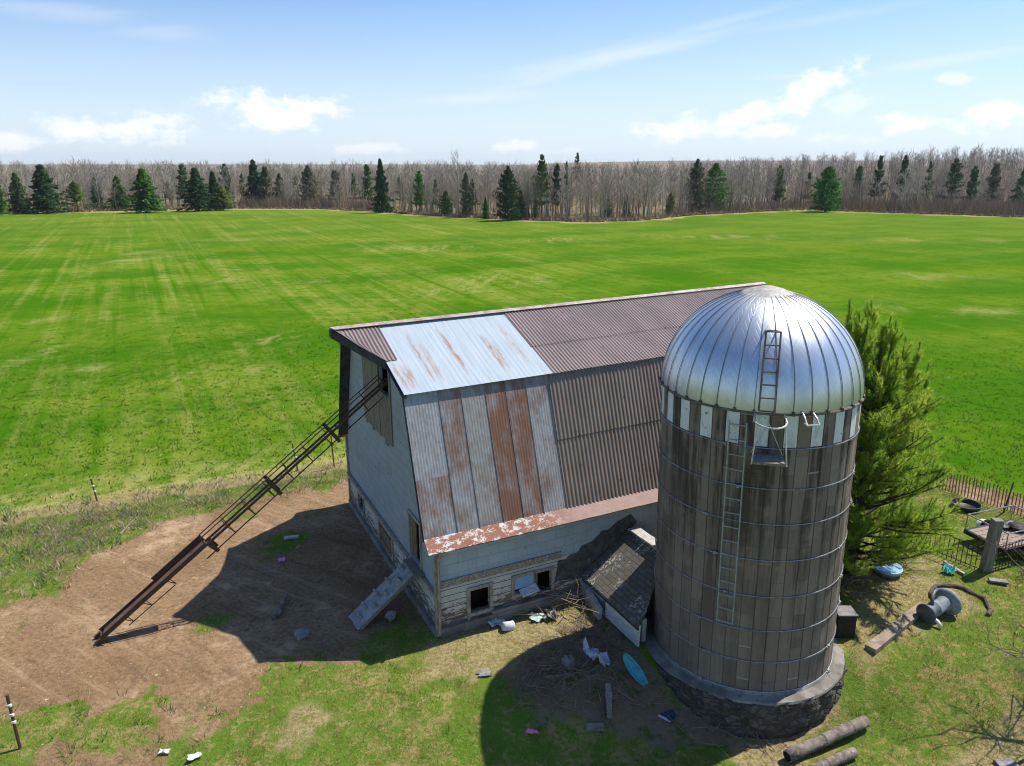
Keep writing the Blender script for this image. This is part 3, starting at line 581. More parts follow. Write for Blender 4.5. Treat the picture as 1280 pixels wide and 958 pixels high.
# loft door boards with ragged lower ends
mb=MB(); u=3.42
while u<6.3:
    wd=random.uniform(.15,.2); lo=4.42-random.choice([0,0,.05,.12,.02])+random.uniform(-.03,.03)
    if u+wd<lofth[0]+.02 or u>lofth[1]-.02: mb.box(bw(-.022-random.uniform(0,.012),u+wd/2,(lo+6.95)/2),(.025,wd-.012,6.95-lo),(BS,BU,(0,0,1)))
    else: mb.box(bw(-.022,u+wd/2,(lo+lofth[2])/2),(.025,wd-.012,lofth[2]-lo),(BS,BU,(0,0,1)))
    u+=wd
ld=mb.build('loft_door',M['wood_grey'],barn); ld['label']='grey unpainted boards with ragged lower ends'
mb=MB(); mb.box(bw(.45,4.14,6.5),(.02,1.2,1.6),(BS,BU,(0,0,1))); mb.build('black_backing',M['black'],barn); mb=MB(); mb.box(bw(.5,1.66,2.1),(.02,1.2,1.7),(BS,BU,(0,0,1))); mb.build('black_backing',M['black'],barn)  # black panels painted as the darkness behind loft and side door holes
def rectframe(mb,pt,a0,a1,z0,z1,w,prj,dn,sill=True):
    c=lambda a,z:pt(a,z)+dn*prj
    ax=(pt(1,0)-pt(0,0),dn,np.array([0,0,1.]))
    mb.box(c(a0-w/2,(z0+z1)/2),(w,.05,z1-z0),ax); mb.box(c(a1+w/2,(z0+z1)/2),(w,.05,z1-z0),ax)
    mb.box(pt((a0+a1)/2,z1+w/2)+dn*(prj+.004),(a1-a0+2*w,.055,w),ax)
    if sill: mb.box(pt((a0+a1)/2,z0-w/2)+dn*(prj+.01),(a1-a0+2*w,.09,w),ax)
mb=MB(); rectframe(mb,gp(0),sideh[0],sideh[1],sideh[2],sideh[3],.09,.02,-BS,False); dfr=mb.build('side_door_frame',M['trim'],barn)
mb=MB(); mb.box(bw(.06,1.92,2.12),(.04,.34,1.3),(BS,BU,(0,0,1))); mb.build('side_door',M['wood_brown'],barn)
mb=MB(); 
for k in range(8): mb.box(bw(.0+random.uniform(-.008,.008),lowdoor[0]+.0875+k*.175,.70),(.03,.165,.8),(BS,BU,(0,0,1)))
mb.box(bw(-.03,4.72,.92),(.03,1.36,.09),(BS,BU,(0,0,1))); mb.box(bw(-.03,4.72,.45),(.03,1.36,.09),(BS,BU,(0,0,1)))
ldr=mb.build('low_door',M['wood_brown'],barn); ldr['label']='low brown plank door in the gable foot'
mb=MB(); rectframe(mb,gp(-.012),lowdoor[0],lowdoor[1],lowdoor[2],lowdoor[3],.1,.02,-BS,False); mb.build('low_door_frame',M['trim'],barn)
mb=MB(); rectframe(mb,gp(-.012),gwin[0],gwin[1],gwin[2],gwin[3],.08,.02,-BS); wf=mb.build('window',M['trim'],barn)
mb=MB(); mb.box(bw(.05,7.71,.775),(.02,.62,.55),(BS,BU,(0,0,1))); mb.build('pane',M['black'],wf)
# long wall facing the camera
lp=lambda u:(lambda s,z:bw(s,u,z)); LW=L-.25
wz2=lambda s:2.86
w1=(.97,1.57,.45,1.15); w2=(2.36,3.0,.66,1.17); dr=(3.10,3.58,.46,1.16)
mb=MB(); wallmesh(lp(0),[0.1,LW],wz2,[],1.48,99,.1,BU,mb); mb.build('long_wall',M['siding'],barn)
mb=MB(); wallmesh(lp(-.012),[0.05,LW],lambda s:1.48,[w1,w2,dr],.22,99,.1,BU,mb); mb.build('long_wall_boards',M['peel'],barn)
mb=MB(); mb.box(bw(1.95,-.03,1.56),(3.9,.04,.20),(BS,BU,(0,0,1))); mb.build('wall_band',simple('speckled worn band',(.42,.39,.34),(.20,.165,.125),16.,.85,0,.3,c3=(.10,.085,.07)),barn)
mb=MB(); mb.box(bw(LW/2,-.07,.08),(LW,.16,.34),(BS,BU,(0,0,1))); mb.box(bw(2.6,-.11,.32),(2.0,.10,.10),(BS,BU,(0,0,1))); mb.build('foundation',M['concrete'],barn)
for nm,hh,sl in(('window',w1,True),('window',w2,True),('door_frame',dr,False)):
    mb=MB(); rectframe(mb,lp(-.012),hh[0],hh[1],hh[2],hh[3],.10 if nm=='window' else .09,.02,-BU,sl)
    if hh is w1: mb.box(bw(.92,-.04,.22),(.10,.05,.4),(BS,BU,(0,0,1)))
    fr=mb.build(nm,M['trim'],barn)
    if hh is w2:
        mb=MB(); mb.box(bw(2.68,.01,.97),(.64,.02,.40),(BS,BU,(0,0,1))); p=mb.build('pane',M['blue_plastic'],fr); p['label']='blue board filling the window'
        mb=MB(); mb.prism([bw(2.50,-.05,.74),bw(3.04,-.05,.82),bw(3.04,-.32,.74),bw(2.50,-.30,.66)],(0,0,.03)); p=mb.build('loose_board',M['white_board'],fr)
mb=MB(); mb.box(bw(1.27,.5,.8),(.8,.02,1.),(BS,BU,(0,0,1))); mb.build('black_backing',M['black'],barn); mb=MB(); mb.box(bw(2.95,.5,.8),(1.5,.02,1.1),(BS,BU,(0,0,1))); mb.build('black_backing',M['black'],barn)  # black panels standing in for the shade behind windows and doorway
mb=MB(); mb.prism([bw(3.72,-.03,.70),bw(4.5,-.03,.60),bw(6.6,-.03,2.0),bw(6.35,-.03,2.32),bw(5.9,-.03,2.18),bw(5.55,-.03,1.98),bw(5.35,-.03,2.0),bw(5.0,-.03,1.72),bw(4.62,-.03,1.66),bw(4.5,-.03,1.48),bw(4.2,-.03,1.46),bw(4.05,-.03,1.33),bw(3.80,-.03,1.36)],BU*.025); mb.build('tarred_patch',simple('weathered tar paper',(.12,.115,.11),(.065,.062,.058),3.,.9,0,.3,c3=(.2,.19,.175)),barn)
mb=MB()
for sgn in(0,1):
    for s in(.0,LW): mb=MB(); mb.box(bw(s-.0,W*sgn+(-.03 if sgn==0 else .03),1.4),(.14,.13,2.8),(BS,BU,(0,0,1))); mb.build('corner_board',M['trim'],barn)
mb=MB(); wallmesh(lp(W),[0.1,LW],wz2,[],.0,99,.1,-BU,mb); mb.build('rear_wall',M['siding'],barn)
mb=MB(); wallmesh(gp(LW),[0,UB,W/2,W-UB,W],wz,[],.0,99,.1,-BS,mb); mb.build('far_gable_wall',M['siding'],barn)
# roof sheets
def corr(name,mat,s0,s1,lo,hi,rows=1,amp=.018,pitch=.115,left=None,lift=0.,label=None,th=True,per=8,jag=0.):
    """corrugated sheet between the slope points lo=(u,z) and hi=(u,z); left(f)= s of the left edge at fraction f up the slope"""
    lo=np.array(lo);hi=np.array(hi); e=hi-lo; nrm=np.array([-e[1],e[0]]); nrm/=np.linalg.norm(nrm)
    if nrm[1]<0: nrm=-nrm
    n=max(2,int((s1-s0)/pitch*per)); fr=np.array([0,.004]+list(np.linspace(0,1,rows*4+1)[1:-1])+[.996,1]); vs=[];fs=[]
    for f in fr:
        p=lo+e*f; l=s0 if left is None else left(f)
        for k in range(n+1):
            s=max(l,s0+(s1-s0)*k/n); d=amp*math.sin(2*math.pi*s/pitch)+lift+(.006 if rows>1 and (f*rows)%1<.02 else 0)
            jj=jag*(math.sin(math.floor(s/.66)*12.9)+.25*math.sin(s*2)) if f<.01 else 0.
            en=e/np.linalg.norm(e); rise=ZRS*max(0,s)*((p[1]-ZE)/(ZR-ZE))
            vs.append(bw(s,p[0]+nrm[0]*d-en[0]*jj,p[1]+nrm[1]*d-en[1]*jj+rise))
    for j in range(len(fr)-1):
        for k in range(n): fs.append((j*(n+1)+k,j*(n+1)+k+1,(j+1)*(n+1)+k+1,(j+1)*(n+1)+k))
    b=MB(); b.add(vs,fs); o=b.build(name,mat,barn,smooth=True)
    if label: o['label']=label
    md=o.modifiers.new('thickness','SOLIDIFY'); md.thickness=.006; md.offset=-1
    return o
E0=(UE,ZE); B0=(UB,ZBK); R0=(W/2,ZR); up=np.array(R0)-np.array(B0); up/=np.linalg.norm(up)
B1=tuple(np.array(B0)-up*.10+np.array([0,.035])); R1=(W/2,ZR+.03)
fh=.45 # where the hood starts, as a fraction of the upper slope
hood=lambda f: -OV if f<fh else -OV-(GH-OV)*(f-fh)/(1-fh)
# hood: triangle of brown sheet, its right edge runs down the slope at s=0
corr('hood_roof',M['brown'],-GH,.03,(B1[0]+(R1[0]-B1[0])*fh,B1[1]+(R1[1]-B1[1])*fh),R1,left=lambda f:-OV-(GH-OV)*f,lift=.024,amp=.017,label='brown corrugated hay hood')
corr('upper_roof',M['silver'],-OV,4.25,B1,R1,amp=.0016,pitch=.16,label='pale metal sheets with rust runs')
Bm1=(B1[0]+(R1[0]-B1[0])*.40,B1[1]+(R1[1]-B1[1])*.40)
corr('upper_roof',M['brown'],4.22,L,B1,(Bm1[0]+.08,Bm1[1]+.03),lift=.012,label='mauve brown corrugated upper slope',jag=.02)
corr('upper_roof',M['brown'],4.22,L,Bm1,R1,lift=.028,label='mauve brown corrugated upper slope',jag=.03)
es=[-OV,.65,1.31,2.04,2.67,3.33,4.1]
BL=(UB-.0,ZBK-.02)
mats=[galv('sheet with brown lower half',.66,1.,lower=True,base=(.36,.38,.41)),galv('grey sheet with rust blotches',.58,5.,base=(.33,.345,.365)),galv('grey sheet faintly brown',.44,3.,1.3,base=(.33,.33,.33)),galv('red rusted sheet',.97,4.,base=(.34,.335,.335)),galv('rusted sheet with pale middle',.82,8.2,base=(.34,.335,.34)),galv('pale sheet spotted with rust',.46,6.,.8,base=(.36,.375,.40))]
labs=['pale sheet, brown in its lower half','grey sheet with rust blotches','grey sheet with a faint brown tint','sheet rusted red all over','rusty sheet with a pale patch','pale sheet with rust spots']
for k in range(6): corr('roof_sheet',mats[k],es[k],es[k+1]+.03,E0,BL,lift=.002*(k%2),amp=.0022,pitch=.085,label=labs[k])
mb=MB()
for s in es[1:6]:
    mb.bar(bw(s+.02,UE-.010,ZE+.006),bw(s+.02,UB-.012,ZBK-.02),.022,.004,BS)
mb.build('sheet_laps',simple('pale lap edge',(.48,.49,.5),(.36,.36,.37),6.,.5,.3,.1),barn)
Em1=(E0[0]+(BL[0]-E0[0])*.52,E0[1]+(BL[1]-E0[1])*.52)
corr('lower_roof',M['brown2'],4.1,L,E0,(Em1[0]+.02,Em1[1]+.06),lift=.016,amp=.012,pitch=.135,label='dark brown corrugated lower slope')
corr('lower_roof',M['brown2'],4.1,L,Em1,BL,lift=.034,amp=.012,pitch=.135,label='dark brown corrugated lower slope',jag=.03)
Em=(W-UE,ZE);Bm=(W-UB,ZBK);B1m=(W-B1[0],B1[1])
corr('rear_upper_roof',M['brown'],-GH,L,B1m,R1,left=hood,per=4,pitch=.16)
corr('rear_lower_roof',M['brown'],-OV,L,Em,(W-UB,ZBK-.02),per=4,pitch=.16)
mb=MB()
for sg in(0,1):
    f=(lambda u:u) if sg==0 else (lambda u:W-u)
    vs=[];N=60
    for k in range(N+1):
        s=-OV+(L+OV)*k/N; j=random.uniform(-.008,.008)
        vs+= [bw(s,f(UE+.03),ZE+.075),bw(s,f(UF),ZF+j),bw(s,f(UF),ZF-.03+j)]
    mb.add(vs,[q for k in range(N) for q in((3*k,3*k+1,3*k+4,3*k+3),(3*k+1,3*k+2,3*k+5,3*k+4))])
fl=mb.build('eave_flashing',M['flash'],barn); md=fl.modifiers.new('thickness','SOLIDIFY'); md.thickness=.012; fl['label']='flared eave strip, red with peeling white paint at its left end'
# ridge cap, fascia, soffit
mb=MB()
rl=lambda s:ZR+ZRS*max(s,0)
for sg in(1,-1):
    mb.add([bw(-GH-.02,W/2,rl(0)+.075),bw(L+.02,W/2,rl(L)+.075),bw(L+.02,W/2-sg*.2,rl(L)-.005+.03),bw(-GH+.09,W/2-sg*.2,rl(0)+.03)],[(0,1,2,3)])
rc=mb.build('ridge_cap',simple('worn ridge cap',(.42,.36,.33),(.30,.20,.17),3.,.6,.2,.2,c3=(.5,.47,.45)),barn); md=rc.modifiers.new('thickness','SOLIDIFY'); md.thickness=.012
mb=MB()
for sg in(0,1):
    f=(lambda u:u) if sg==0 else (lambda u:W-u)
    uh=B1[0]+(R1[0]-B1[0])*fh; zh=B1[1]+(R1[1]-B1[1])*fh
    mb.bar(bw(-GH+.03,f(W/2-.02),ZR-.12),bw(-OV+.02,f(uh),zh-.12),.05,.24); mb.bar(bw(-OV+.02,f(uh),zh-.09),bw(-OV+.02,f(B1[0]),B1[1]-.09),.04,.12,BS)
    mb.bar(bw(-OV+.02,f(UB+.01),ZBK-.08),bw(-OV+.02,f(UE+.04),ZE),.04,.10,BS)
mb.bar(bw(-GH+.05,W/2,ZR-.18),bw(.2,W/2,ZR-.18),.12,.2); mb.bar(bw(-GH+.02,W/2-.14,ZR-.12),bw(-GH+.02,W/2+.14,ZR-.12),.05,.24)
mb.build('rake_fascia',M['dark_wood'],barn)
mb=MB()
for f in((lambda u:u),(lambda u:W-u)):
    mb.prism([bw(-OV+.03,f(UE+.05),ZE-.02),bw(0,f(UE+.05),ZE-.02),bw(0,f(UB+.05),ZBK-.12),bw(-OV+.03,f(UB+.05),ZBK-.12)],(BU if f(0)==0 else -BU)*.03)
    mb.prism([bw(-OV+.03,f(UB),ZBK-.10),bw(0,f(UB),ZBK-.10),bw(0,f(uh),zh-.13),bw(-OV+.03,f(uh),zh-.13)],(0,0,.03))
    mb.prism([bw(-OV,f(uh),zh-.13),bw(0,f(uh),zh-.13),bw(0,f(W/2),ZR-.11),bw(-GH+.05,f(W/2),ZR-.11)],(0,0,.03))
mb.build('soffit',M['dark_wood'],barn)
mb=MB(); mb.tube([bw(.03,-.36,2.76),bw(.0,-.20,2.4),bw(.0,-.15,.1)],.035,6); mb.build('downpipe',M['trim'],barn)

# ---------------------------------------------------------------- silo
SB=np.array([CX,CY,0]); silo=empty('silo',SB,0,'tall concrete stave silo with a silver metal dome and steel hoops','silo')
def sp(az,z,r=RS): a=R_(az); return np.array([CX+LX*(z-ZB)+r*math.sin(a),CY+r*math.cos(a),z])
mb=MB(); zs=[ZB-.1,1.8,3.4,5.,6.4,7.0,ZT]
for k in range(NST):
    a0=360*k/NST; da=360/NST; off=random.uniform(-.006,.006); cols=[(0.,-.014),(.05,off),(.95,off),(1.,-.014)]
    vs=[];fs=[];uv=[]
    for z in zs:
        for f,o in cols: vs.append(sp(a0+da*f,z,(RS+o)*(1/math.cos(math.pi/NST*(1-abs(2*f-1)*.0)) if False else 1)))
    for j in range(len(zs)-1):
        for q in range(3):
            fs.append((j*4+q,j*4+q+1,j*4+q+5,j*4+q+4)); f0,f1=cols[q][0],cols[q+1][0]; f0=max(f0,.001);f1=min(f1,.999)
            uv.append([(k+f0,zs[j]),(k+f1,zs[j]),(k+f1,zs[j+1]),(k+f0,zs[j+1])])
    mb.add(vs,fs,uv)
mb.build('stave_wall',M['stave'],silo)
for z,r in((1.0,.020),(1.79,.013),(2.61,.013),(3.47,.013),(4.36,.013),(5.23,.013),(6.05,.013),(6.96,.013)):
    mb=MB(); mb.tube([sp(a,z,RS+.014) for a in np.arange(0,361,6)],r,6,False)
    for a in (118+ (z*37)%24,205+(z*53)%20,290+(z*29)%20):
        mb.tube([sp(a-2.2,z,RS+.03),sp(a+2.2,z,RS+.03)],.026,6); mb.box(sp(a,z,RS+.035),(.05,.05,.075))
    mb.build('hoop',M['galv'],silo)
# dome
NG=36; dc=sp(0,ZT,0); mb=MB(); NL=18
for k in range(NG):
    vs=[];fs=[];uv=[]
    for j in range(NL+1):
        e=math.pi/2*j/NL*.86; 
        for q in range(5):
            a=2*math.pi*(k+q/4)/NG; rr=RS*1.012*(1-.0012*abs(q-2)); vs.append(dc+np.array([rr*math.cos(e)*math.sin(a),rr*math.cos(e)*math.cos(a),RS*1.0*math.sin(e)]))
    for j in range(NL):
        for q in range(4):
            fs.append((j*5+q,j*5+q+1,j*5+q+6,j*5+q+5)); uv.append([(k+max(q/4,.001),j/NL),(k+min((q+1)/4,.999),j/NL),(k+min((q+1)/4,.999),(j+1)/NL),(k+max(q/4,.001),(j+1)/NL)])
    mb.add(vs,fs,uv)
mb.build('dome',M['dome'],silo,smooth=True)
mb=MB()
for k in range(NG):
    a=2*math.pi*k/NG; mb.tube([dc+np.array([RS*1.016*math.cos(e)*math.sin(a),RS*1.016*math.cos(e)*math.cos(a),RS*1.004*math.sin(e)]) for e in np.linspace(0,math.pi/2*.86,16)],.008,5,False)
mb.build('dome_seams',simple('seam metal',(.26,.28,.31),(.20,.21,.23),5.,.45,.8,0),silo,smooth=True)
mb=MB(); mb.tube([sp(a,ZT-.01,RS+.035) for a in np.arange(0,361,6)],.026,6,False)
for k in range(NG): mb.box(sp(360*k/NG,ZT+.01,RS+.045),(.045,.045,.09))
mb.build('dome_ring',simple('weathered ring',(.20,.17,.145),(.12,.10,.085),6.,.7,.4,.3),silo)
et=math.pi/2*.80; ct=dc+np.array([.0,.0,0])
mb=MB(); mb.lathe(ct,[(.64,RS*math.sin(et)-.035),(.64,RS*math.sin(et)+.01),(.36,RS*.995+.03),(.10,RS+.085),(.0,RS+.09)],36)
cp=mb.build('dome_cap',M['cap'],silo)
# climbing ladder on the staves
mb=MB(); aL,aR=-148.3,-157.0; RO=RS+.09
for a in(aL,aR): mb.tube([sp(a,z,RO) for z in(2.72,4.,5.5,7.5)],.016,6)
LM=simple('pale galvanised ladder',(.36,.385,.385),(.25,.27,.27),8.,.6,.2,.1); mb.build('ladder',LM,silo); lad=silo.children[-1]
for k in range(15): z=2.74+.335*k-.0; mb=MB(); mb.tube([sp(aL,z,RO),sp(aR,z,RO)],.014,6); mb.build('rung',LM,lad)
for z in(3.2,4.6,6.,7.2):
    for a in(aL,aR): mb=MB(); mb.tube([sp(a,z,RS-.01),sp(a,z,RO)],.012,5); mb.build('wall_bracket',M['galv'],lad)
# ladder over the dome
def dp(az,e,off=0.): a=R_(az); return dc+np.array([(RS+off)*math.cos(e)*math.sin(a),(RS+off)*math.cos(e)*math.cos(a),(RS+off)*math.sin(e)])
ir=simple('rusty ladder iron',(.23,.20,.18),(.13,.10,.085),8.,.6,.5,.2)
mb=MB(); a1,a2=-162.4,-170.4
tops=[]
for a in(a1,a2):
    foot=dp(a,.02,.03); head=foot+np.array([0,0,1.62])+ (dp(a,.55,.0)-dp(a,.02,.03))*np.array([1,1,0])*.55
    tops.append((foot,head)); mb.tube([foot,head],.02,6); back=dp(a,.80,.01); mb.tube([head,back],.018,6)
    mb.tube([foot+(head-foot)*.5,dp(a,.42,.0)],.012,5)
for k in range(7):
    f=k/6; mb.tube([tops[0][0]+(tops[0][1]-tops[0][0])*f,tops[1][0]+(tops[1][1]-tops[1][0])*f],.016,6)
mb.tube([dp(a1,.80,.01),dp(a2,.80,.01)],.016,6)
mb.build('dome_ladder',ir,silo)
# hanging platform with a curved guard rail
mb=MB(); pa,pb=-159.8,-176.2; zt_,zl=7.62,6.78; po=.52
p1,p2=sp(pa,zl,RS+.02),sp(pb,zl,RS+.02); q1,q2=sp(pa-1,zl,RS+po),sp(pb+1,zl,RS+po)
mb.prism([p1,p2,q2,q1],(0,0,.05)); plt=mb.build('platform',M['wood_grey'],silo)
mb=MB(); rail=[sp(pa-.8,zt_+.1,RS+.05)]+[sp(pa+(pb-pa)*f,zt_,RS+.10+po*1.05*math.sin(math.pi*f)**.6) for f in np.linspace(.04,.96,9)]+[sp(pb+.8,zt_+.1,RS+.05)]
mb.tube(rail,.018,6); mb.tube([rail[2],q1],.016,6); mb.tube([rail[-3],q2],.016,6)
for s_ in(p1,p2): mb.tube([s_+np.array([0,0,.05]),sp((pa+pb)/2,zt_-.1,RS+.03)],.010,5)
mb.build('guard_rail',M['white_plastic'] if False else simple('pale pipe',(.62,.61,.58),(.45,.42,.38),7.,.5,.3,.1),plt)
mb=MB(); s1,s2=sp(176.,ZT+.02,RS+.05),sp(167.,ZT-.12,RS+.05)
a_,b_=sp(175.5,7.58,RS+.30),sp(169.5,7.58,RS+.30)
mb.tube([sp(175.5,7.78,RS+.04),sp(175.5,7.70,RS+.18),a_],.022,6); mb.tube([sp(169.5,7.76,RS+.04),sp(169.5,7.68,RS+.2),b_],.022,6); mb.tube([a_,b_],.020,6); mb.tube([sp(174,7.55,RS),a_],.014,5)
mb.build('hoist_bracket',simple('pale bracket',(.60,.59,.57),(.4,.38,.35),7.,.5,.3,.1),silo)
# foundation of rubble with a smoothed concrete ledge
mb=MB(); prof=[(RS+.34,-.25),(RS+.36,0.),(RS+.37,.3),(RS+.35,.6),(RS+.33,.80),(RS+.30,.90)]
seg=96; vs=[];fs=[]
for r,z in prof:
    for k in range(seg):
        a=2*math.pi*k/seg; rr=r+.035*math.sin(k*1.7+z*9)+random.uniform(-.03,.03); vs.append((CX+rr*math.cos(a),CY+rr*math.sin(a),z+(random.uniform(-.02,.02) if z>.7 else 0)))
for i_ in range(len(prof)-1):
    for k in range(seg): k2=(k+1)%seg; fs.append((i_*seg+k,i_*seg+k2,(i_+1)*seg+k2,(i_+1)*seg+k))
mb.add(vs,fs); mb.build('foundation',M['rubble'],silo)
mb=MB(); vs=[];fs=[]
pr=[(RS+.31,.88),(RS+.29,.925),(RS+.18,.945),(RS+.07,.96),(RS+.04,1.0),(RS-.02,1.01)]
for r,z in pr:
    for k in range(seg): a=2*math.pi*k/seg; vs.append((CX+(r+random.uniform(-.012,.012))*math.cos(a),CY+(r+random.uniform(-.012,.012))*math.sin(a),z+random.uniform(-.006,.006)))
for i_ in range(len(pr)-1):
    for k in range(seg): k2=(k+1)%seg; fs.append((i_*seg+k,i_*seg+k2,(i_+1)*seg+k2,(i_+1)*seg+k))
mb.add(vs,fs); mb.build('ledge',M['concrete'],silo)

silo.location=(6.338,17.969,-1.01); silo.scale=(1.08,1.08,1.08)
# ---------------------------------------------------------------- silo room between barn and silo
shed=empty('silo_room',bw(4.7,-1.5,0),RZ,'low silo room with a moss stained shingle roof between barn and silo','shed')
mb=MB(); th=.07
zr=1.85; mb.prism([bw(4.60,-.06,.64),bw(4.60,-2.98,.64),bw(5.0,-2.80,.92),bw(5.5,-2.42,1.27),bw(6.3,-1.78,zr),bw(6.35,-.06,zr)],(0,0,th)); mb.build('roof',M['shingle'],shed)
mb=MB(); mb.prism([bw(6.3,-.06,zr+.01),bw(6.33,-1.78,zr+.01),bw(7.6,-1.5,.9),bw(7.6,-.06,.9)],(0,0,th)); mb.build('rear_roof',M['shingle'],shed)
mb=MB()
for k in range(2): mb.box(bw(6.32,-.22-.72*k-.34,zr+.10+.012*(k%2)),(.36,.70,.05),(BS,BU,(0,0,1)))
mb.build('ridge_cap',M['conc_light'],shed)
mb=MB()
for k in range(4): mb.box(bw(4.67+.004*k,-2.14,.07+.165*k+.04),(.06,1.62,.16),(BS,BU,(0,0,1)))
mb.build('front_wall',M['white_board'],shed)
mb=MB(); mb.box(bw(4.75,-.6,.3),(.14,1.1,.62),(BS,BU,(0,0,1))); mb.box(bw(4.95,-1.8,.36),(.14,2.0,.7),(BS,BU,(0,0,1))); mb.build('block_wall',M['conc_light'],shed)
mb=MB(); mb.box(bw(4.80,-1.22,.33),(.08,.30,.66),(BS,BU,(0,0,1))); mb.build('opening',M['black'],shed)  # solid black block, its colour standing in for shade in a gap
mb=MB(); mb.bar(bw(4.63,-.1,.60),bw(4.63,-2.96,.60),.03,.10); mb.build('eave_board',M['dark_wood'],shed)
# curb of the old manger in front of the room
pts=[at(700,728,.25),at(712,722,.3),at(722,724,.3),at(733,742,.22),at(750,770,.12)]
mb=MB()
for a,b in zip(pts,pts[1:]): mb.bar(a,b,.13,.5)
setp(mb.build('concrete_curb',M['conc_light'],None,at(722,740,0)),'low curved concrete curb between the barn wall and the silo room','curb')

# ---------------------------------------------------------------- hay elevator
Aq=np.array([-11.22,17.85,.16]); Bq=bw(.15,4.14,6.32); T=Bq-Aq; LE=np.linalg.norm(T); T/=LE; HB=np.cross((0,0,1.),T); HB/=np.linalg.norm(HB); HN=np.cross(T,HB)
ep=lambda t,b=0,n=0: Aq+T*(t*LE)+HB*b+HN*n
el=empty('hay_elevator',(Aq[0],Aq[1],0),math.atan2(T[1],T[0]),'rusty hay elevator leaning from the bare yard up into the loft opening','hay elevator')
I=M['rusty_iron']; hw=.13; TF=.335
mb=MB()
for b in(-hw,hw): mb.bar(ep(0,b,.02),ep(1,b,.02),.03,.06,HN)
for k in range(31): mb.bar(ep(k/30,-hw,-.02),ep(k/30,hw,-.02),.03,.02,HN) if k%3==0 else None
mb.bar(ep(.0,0,-.0),ep(1,0,-.0),.02,.02,HN)
mb.build('main_rails',I,el)
mb=MB(); mb.bar(ep(.0,-.0,.05),ep(1,-.0,.05),.014,.014,HN)
for k in range(30): mb.bar(ep((k+.5)/30,-.05,.055),ep((k+.5)/30,.05,.055),.014,.014,HN)
mb.build('chain',I,el)
mb=MB()
for b in(-hw,hw):
    mb.bar(ep(TF,b,.30),ep(.985,b,.30),.026,.026,HN)
    for k in range(10): f=TF+(.985-TF)*k/9; mb.bar(ep(f,b,.0),ep(f,b,.30),.024,.024,T)
mb.build('bale_guard',I,el)
mb=MB(); mb.bar(ep(TF-.03,0,-.36),ep(.97,0,-.30),.03,.03,HN)
for k in range(10): 
    f=TF+(.97-TF)*k/9
    for b in(-hw,hw): mb.bar(ep(f,b,.0),ep(f,0,-.34),.026,.026,T)
mb.build('truss_rod',I,el)
for f in(TF+.008,.565,.78):
    mb=MB()
    for b in(-hw-.03,hw+.03): mb.bar(ep(f,b,.31 if f>.4 else .05),ep(f,b,-.36),.11,.015,HB)
    mb.build('splice_plate',I,el)
mb=MB(); mb.bar(ep(.0,0,.075),ep(TF,0,.075),2.5*hw,.02,HN); p=mb.build('trough_bed',M['rust_bed'],el)
mb=MB()
for b in(-hw-.03,hw+.03): mb.bar(ep(-.01,b*1.35,.09),ep(TF,b*1.35,.09),.022,.13,HN)
mb.bar(ep(.17,hw+.10,.2),ep(TF,hw+.10,.2),.03,.10,HN); mb.build('trough_side',I,el)
mb=MB(); mb.bar(ep(.05,0,-.27),ep(.20,0,-.30),.022,.022,HN)
for f in(.06,.20,.12):
    for b in(-hw,hw): mb.bar(ep(f,b,0),ep(f+.005,0,-.29),.018,.018,T)
mb.build('lower_brace',I,el)
mb=MB(); mb.tube([ep(-.012,-hw-.10,.02),ep(-.012,hw+.10,.02)],.05,8); mb.build('tail_roller',I,el); mb=MB(); mb.box(ep(-.02,-.12,-.02),(.22,.10,.20),(T,HB,HN)); mb.build('side_plate',I,el); mb=MB(); mb.box(ep(-.02,.16,.0),(.2,.08,.22),(T,HB,HN)); mb.build('side_plate',I,el); mb=MB(); mb.box(ep(.015,hw+.08,.05),(.2,.06,.12),(T,HB,HN)); mb.build('side_plate',I,el); mb=MB(); mb.tube([ep(.0,-hw-.1,0),(Aq[0]-.05,Aq[1]-.25,0)],.025,6)
mb.build('foot',I,el)

# ---------------------------------------------------------------- cleated ramp
r0_,r1_=bw(-1.98,1.55,.05),bw(-.04,1.78,1.36); rw=.74
rt=(r1_-r0_); rt/=np.linalg.norm(rt); rb=np.cross((0,0,1.),rt); rb/=np.linalg.norm(rb); rn=np.cross(rt,rb); RL=np.linalg.norm(r1_-r0_)
rp=lambda t,b=0,n=0: r0_+rt*(t*RL)+rb*b+rn*n
rwood=simple('pale weathered ramp board',(.36,.36,.35),(.24,.235,.22),5.,.85,bump=.4)
ramp=empty('loading_ramp',(r0_[0],r0_[1],0),0,'grey wooden cleated ramp leaning up to the side door of the barn','ramp')
mb=MB()
for k in range(4): mb.bar(rp(random.uniform(-.02,.0),-rw/2+rw*(k+.5)/4,random.uniform(-.004,.004)),rp(1.03,-rw/2+rw*(k+.5)/4,0),rw/4-.008,.035,rn)
mb.build('planks',rwood,ramp)
for k,(f,b) in enumerate(((.10,-.02),(.22,.17),(.31,-.13),(.42,.22),(.50,-.12),(.62,.22),(.72,-.15),(.84,.20),(.90,-.2))):
    mb=MB(); mb.bar(rp(f,b*.9-.15,.05),rp(f+.004,b*.9+.15,.05),.055,.10,rn); mb.build('cleat',M['trim'],ramp)
mb=MB()
for b in(-rw/2+.03,rw/2-.03): mb.bar(rp(.0,b,-.07),rp(1,b,-.07),.05,.10,rn)
mb.build('stringer',M['wood_grey'],ramp)
mb=MB(); mb.box(bw(-.16,1.45,1.40),(.30,1.1,.04),(BS,BU,(0,0,1))); mb.box(bw(-.05,1.45,1.30),(.08,1.0,.16),(BS,BU,(0,0,1))); mb.build('door_step',M['wood_grey'],barn)
